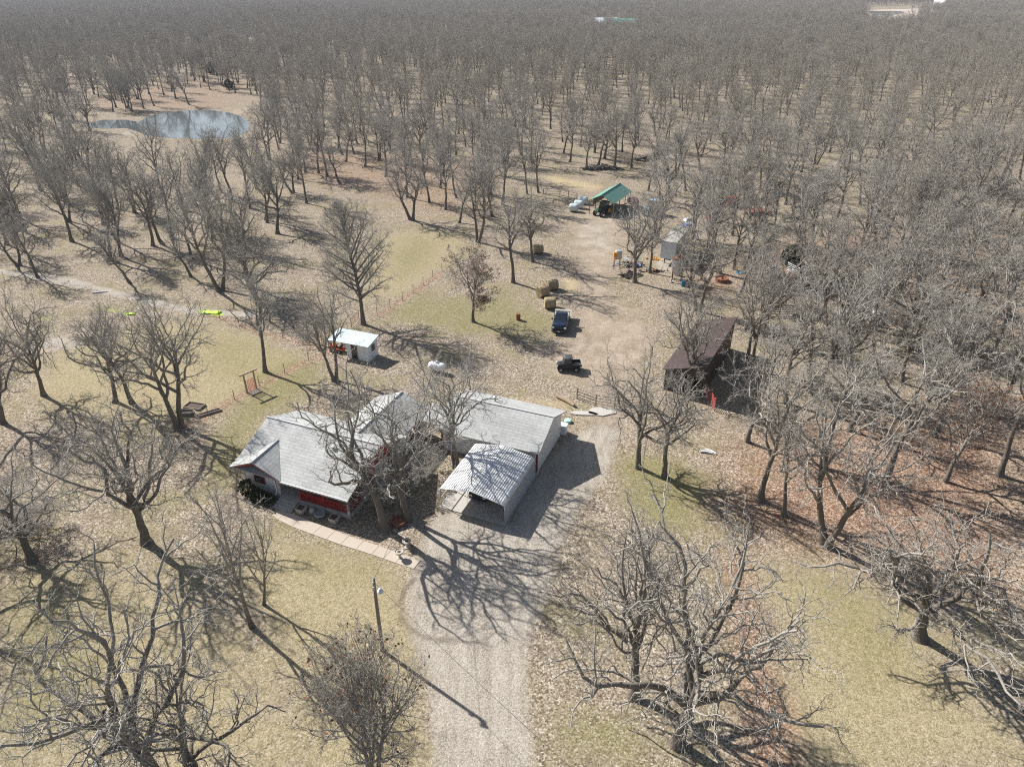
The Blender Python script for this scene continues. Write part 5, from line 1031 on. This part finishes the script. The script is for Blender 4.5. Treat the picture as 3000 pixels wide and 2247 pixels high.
pw = [at(*q) for q in ((2425, 842), (2462, 856), (2500, 880), (2522, 910), (2562, 948))]; m = MB()
for a, b in zip(pw[:-1], pw[1:]):
    d = (b - a)[:2]; nn_ = np.array([-d[1], d[0]]) / np.hypot(*d) * .08
    m.loft([[(*(q[:2] - nn_), z), (*(q[:2] + nn_), z)][::(1 if z == 0 else 1)] for q, z in ()] if False else [[(*(a[:2] - nn_), 0), (*(b[:2] - nn_), 0), (*(b[:2] + nn_), 0), (*(a[:2] + nn_), 0)], [(*(a[:2] - nn_), 1.5), (*(b[:2] - nn_), 1.5), (*(b[:2] + nn_), 1.5), (*(a[:2] + nn_), 1.5)]])
tag(m.build('pen_wall', M['trailer_front']), 'curved white sheet metal wall of a stock pen', 'wall')
sg = G([(2430, 915), (2470, 905), (2525, 935), (2500, 955), (2440, 945)]); m = MB(); m.loft([[(*q, 0) for q in sg], [(*q, .06) for q in sg]]); o = m.build('pen_slab', M['concrete']); o['kind'] = 'structure'
for p_, w_, d_, rz_ in (((1760, 1205), 1.6, 1.2, .2), ((1725, 1215), 1.9, .9, -.1)): pass
def slabpiece(p, w, d, rz, label, name='concrete_slab'):
    r_ = random.Random(int(p[0])); m = MB(); q = [(math.cos(a) * w / 2 * r_.uniform(.8, 1.1), math.sin(a) * d / 2 * r_.uniform(.8, 1.1)) for a in np.linspace(0, 6.283, 12)[:-1]]; m.loft([[(*z, 0) for z in q], [(*z, .1) for z in q]]); o = m.build(name, M['concrete']); o.location = P3(*p); o.rotation_euler = (0, 0, rz); tag(o, label, 'slab')
slabpiece((1765, 1206), 3.2, 1.8, .1, 'pale round concrete lid in the ground behind the oaks of the drive'); slabpiece((1712, 1212), 3.0, .9, -.1, 'pale flat slab beside the round concrete lid')
def log(p0, p1, r, label, mat=None):
    a, b = at(*p0), at(*p1); m = MB(); mid_ = (a + b) / 2 + np.array([.05, .1, 0]); m.tube([(*a[:2], r), (*mid_[:2], r * 1.05), (*b[:2], r * .9)], [r, r * 1.05, r * .8], 8); tag(m.build('log', mat or M['tan_wood'], None, True), label, 'log')
log((1632, 1165), (1682, 1192), .22, 'pale cut log lying behind the garage back corner'); log((2050, 1325), (2085, 1330), .12, 'pale split log in the leaves beyond the green grass', M['white_trim']); log((2065, 1318), (2098, 1331), .1, 'second pale split log crossing the first in the leaves', M['white_trim']); log((1958, 1225), (1978, 1262), .16, 'pale slab of wood standing behind the smaller drive oak', M['white_trim']); log((270, 860), (315, 856), .1, 'pale pole lying beside the field track', M['white_trim'])
m = MB(); m.lathe([(.38, 0), (.38, .2), (.34, .27), (.05, .3)], n=18); o = m.build('septic_lid', M['mint'], None, True); o.location = P3(1664, 1236); tag(o, 'mint green round lid in the grass at the garage corner', 'lid')
m = MB(); m.ext(-.4, .4, -.4, .4, 0, .9); m.ext(-.46, .46, -.46, .46, .9, .98); o = m.build('air_conditioner', M['white_trim'], None, False, .03); o.location = P3(1648, 1268); o.rotation_euler = (0, 0, HA); tag(o, 'white box unit standing at the garage back corner', 'air conditioner')
t = thing('blue_feeder', 'blue and white feeder behind the far end of the box trailer', 'feeder', P3(2012, 672), R(20)); m = MB(); m.ext(-.7, .7, -.5, .5, .15, .95); m.build('trough', M['tractor_blue'], t, False, .04); m = MB(); m.loft([box_ring(-.75, .75, -.55, .55, 1.6), box_ring(-.5, .5, -.35, .35, 2.0), box_ring(-.2, .2, -.12, .12, 2.15)]); m.build('cover', M['trailer_front'], t, True)
for a in ((-.6, -.4), (.6, -.4), (.6, .4), (-.6, .4)):
    m = MB(); m.ext(a[0] - .04, a[0] + .04, a[1] - .04, a[1] + .04, 0, 1.62); m.build('post', M['galv'], t)
tarp((2168, 801), 1.4, .9, .2, 'small crumpled blue sheet on the ground beside the rusty burn ring', M['barrel_blue'], 'blue_sheet')
# black cow by the pond
t = None; ml = MB()
ml.tube([(-.95, 0, 1.12), (-.8, 0, 1.05), (-.3, 0, 1.0), (.3, 0, 1.0), (.75, 0, 1.05), (1.05, 0, 1.2), (1.3, 0, 1.32), (1.5, 0, 1.25), (1.72, 0, 1.08)], [.1, .3, .4, .42, .38, .24, .19, .17, .09], 12)
for x, y in ((.65, .2), (.65, -.2), (-.7, .2), (-.7, -.2)):
    hind = x < 0; ml.tube([(x, y, .95), (x + (.1 if hind else 0), y, .62), (x - (.12 if hind else -.02), y, .42), (x - (.08 if hind else 0), y, .06), (x - .02, y, 0)], [.2, .12, .075, .06, .08], 8)
ml.tube([(-.98, 0, 1.2), (-1.08, 0, .9), (-1.05, 0, .5)], [.04, .03, .05], 6); ml.box((1.38, .2, 1.4), (.08, .2, .1)); ml.box((1.38, -.2, 1.4), (.08, .2, .1))
o = ml.build('cow', M['cow'], None, True); o.location = P3(152, 340); o.rotation_euler = (0, 0, R(180)); tag(o, 'black cow standing under the oaks left of the pond', 'cow')
# far buildings
def far_house(p, w, d, h, rz, roofmat, wallmat, label, name='farm_building'):
    t = thing(name, label, 'building', P3(*p), rz); m = MB(); m.ext(-w / 2, w / 2, -d / 2, -d / 2 + .2, 0, h); m.ext(-w / 2, w / 2, d / 2 - .2, d / 2, 0, h)
    g = [(-d / 2 + .2, 0), (d / 2 - .2, 0), (d / 2 - .2, h), (0, h + d * .22), (-d / 2 + .2, h)]; m.panelx(g, -w / 2, -w / 2 + .2); m.panelx(g, w / 2 - .2, w / 2); m.build('wall', wallmat, t)
    m = MB(); m.slab([(-w / 2 - .5, -d / 2 - .5, h - .1), (w / 2 + .5, -d / 2 - .5, h - .1), (w / 2 + .5, 0, h + d * .22 + .15), (-w / 2 - .5, 0, h + d * .22 + .15)], .15); m.slab([(-w / 2 - .5, d / 2 + .5, h - .1), (w / 2 + .5, d / 2 + .5, h - .1), (w / 2 + .5, 0, h + d * .22 + .15), (-w / 2 - .5, 0, h + d * .22 + .15)], .15); m.build('roof', roofmat, t)
    for x in (-w * .25, w * .2): window('window', (x, -d / 2, h * .35), w * .1, h * .35, None, t, M['white_trim'])
far_house((1812, 98), 24, 16, 7, R(-8), M['green_roof'], M['white_metal'], 'distant farm building with a mint green roof rising out of the wood'); far_house((1760, 88), 26, 14, 6, R(-6), M['trailer_front'], M['grey_panel'], 'distant long farm building with a pale roof beside the mint green one')
far_house((2768, 24), 26, 20, 10, R(20), M['tan_wood'], M['white_siding'], 'distant tan roofed house on the rise by the far pond')
fr = water('far_field', [(2530, 40), (2545, 30), (2650, 28), (2760, 20), (2820, 12), (2835, 20), (2720, 46), (2650, 60), (2570, 58)], .01); fr.data.materials[0] = M['path']
# evergreens, shrubs, dead snag
def evergreen(p, r, h, label, name='juniper', seed=1, n=900, flat=False):
    rg = np.random.default_rng(seed); d = norm(rg.normal(0, 1, (n, 3))); rad_ = rg.uniform(.55, 1.05, (n, 1)) ** .6
    c_ = d * rad_ * np.array([r, r, h / 2]) + np.array([0, 0, h * .52]); c_[:, :2] *= (1.15 - .55 * np.clip(c_[:, 2:] / h, 0, 1)) * (1 + .25 * np.sin(c_[:, 2:] * 3 + np.arctan2(c_[:, 1:2], c_[:, :1]) * 3)); c_[:, 2] = np.maximum(c_[:, 2], .08)
    a = norm(d * np.array([1, 1, .3]) + np.array([0, 0, .6]) + rg.normal(0, .35, (n, 3))); b = norm(np.cross(a, rg.normal(0, 1, (n, 3)))); s = r * .17 * rg.uniform(.6, 1.3, (n, 1))
    V = np.stack([c_ - b * s * .45, c_ + a * s * 1.2, c_ + b * s * .45, c_ - a * s * .5], 1).reshape(-1, 3); t = thing(name, label, 'shrub', P3(*p)); me = bpy.data.meshes.new('foliage'); me.from_pydata(V.tolist(), [], np.arange(4 * n).reshape(n, 4).tolist()); me.materials.append(M['needles']); o = bpy.data.objects.new('foliage', me); SC.collection.objects.link(o); o.parent = t
    m = MB(); m.tube([(0, 0, -.1), (0, 0, h * .5), (0, 0, h * .85)], [r * .08, r * .06, .02], 7); m.build('trunk', M['bark'], t)
evergreen((2325, 786), 1.9, 3.8, 'dark green juniper bush between the red gate and white gate', seed=2, n=4000); evergreen((727, 1446), .75, 1.5, 'dark green clipped bush at the house wall corner', 'evergreen_bush', 3, 800); evergreen((757, 1462), .8, 1.0, 'low dark green bush under the house end window', 'evergreen_bush', 4, 700); evergreen((787, 1472), .7, .9, 'low dark bush beside the porch corner', 'evergreen_bush', 5, 500)
evergreen((182, 268), 2.6, 5., 'dark juniper under the oaks far left of the pond', seed=6); evergreen((622, 218), 2.6, 5., 'dark juniper at the edge of the wood behind the pond', seed=7); evergreen((672, 262), 2., 3.6, 'small dark juniper closest to the pond clearing', seed=8); evergreen((20, 660), 2.4, 4., 'dark evergreen bush at the field edge oak', seed=9); evergreen((2900, 125), 6., 9., 'wide dark evergreen standing in the distant wood', seed=10, n=1200)
for i, (bx, by, hh, sp, lab) in enumerate([(1060, 1500, 2.6, 1.8, 'tangled bare shrub beside the porch corner post'), (1095, 1462, 3.0, 2.0, 'tangled bare shrub along the house end wall'), (1150, 1478, 2.8, 1.8, 'tangled bare shrub between the two tall house oaks'), (1215, 1432, 2.8, 1.9, 'tangled bare shrub before the garage corner trim'), (1160, 1400, 2.6, 1.8, 'tangled bare shrub at the wing wall of the house'), (1258, 1385, 2.4, 1.6, 'tangled bare shrub at the breezeway'), (60, 1590, 3.2, 2.6, 'brushy bare thicket at the lawn edge, biggest of its clump'), (130, 1560, 2.8, 2.2, 'brushy bare thicket on the house side of the clump'), (20, 1500, 3.2, 2.6, 'brushy bare thicket at the back of the clump'), (2235, 800, 4.5, 2.2, 'dense grey sapling clump before the stock cage'), (2215, 790, 5.5, 2.0, 'tall grey sapling clump beside the stock cage'), (2440, 800, 3.5, 2.6, 'grey brush behind the white pen wall'), (2540, 860, 3.6, 3.0, 'grey brush beyond the curve of the white pen wall'), (2600, 930, 3.6, 3.0, 'grey brush at the end of the white pen wall'), (2480, 1040, 3.4, 2.6, 'grey brush before the pen slab'), (2390, 820, 3.2, 2.4, 'grey brush behind the dark blue container'), (2690, 1010, 4., 3., 'grey brush in the thick wood past the white pen wall'), (2800, 1010, 4., 3., 'grey brush in the thick wood farther past the white pen wall'), (1490, 985, 1.3, 1.0, 'small bare shrub on the grass left of the pickup'), (2180, 820, 3.4, 2.0, 'grey brush beside the crumpled blue sheet')]):
    x, y, _ = tp(bx, by); plant('sapling', x, y, hh, sp, i * 1.3, lab, 'shrub', None, 'bare_shrub', pick=i % 2)
sn = at(2922, 555); t = thing('dead_snag', 'broken dead trunk leaning alone without a crown at the edge of the wood', 'dead tree', (sn[0], sn[1], 0)); m = MB(); m.tube([(0, 0, -.2), (.25, 0, 3), (.9, 0, 7.5), (1.35, .1, 10.5)], [.45, .36, .28, .08], 9); m.build('trunk', M['bark'], t, True); m = MB(); m.tube([(.9, 0, 7.5), (.3, .2, 8.3), (.2, .2, 8.7)], [.12, .08, .03], 6); m.tube([(.5, 0, 5), (1.2, -.2, 5.3)], [.1, .03], 6); m.build('stub', M['bark'], t)
log((2945, 545), (2975, 540), .25, 'fallen dead trunk lying behind the dead snag', M['dark_wood']); log((2585, 700), (2607, 688), .28, 'leaning cut trunk resting in the wood beyond the juniper', M['dark_wood'])
# ------------------------------------------------------------------ air
m = MB(); m.ext(-2600, 2600, -60, 2300, -1, 46); hz = m.build('haze', []) if False else None
hm = bpy.data.materials.new('thin_air'); hm.use_nodes = True; t_ = hm.node_tree; t_.nodes.remove(t_.nodes['Principled BSDF']); pv = t_.nodes.new('ShaderNodeVolumePrincipled'); pv.inputs['Color'].default_value = (.80, .86, 1, 1); pv.inputs['Density'].default_value = .00013; pv.inputs['Anisotropy'].default_value = .2; t_.links.new(pv.outputs[0], t_.nodes['Material Output'].inputs['Volume'])
hz = m.build('haze', hm); hz['kind'] = 'stuff'
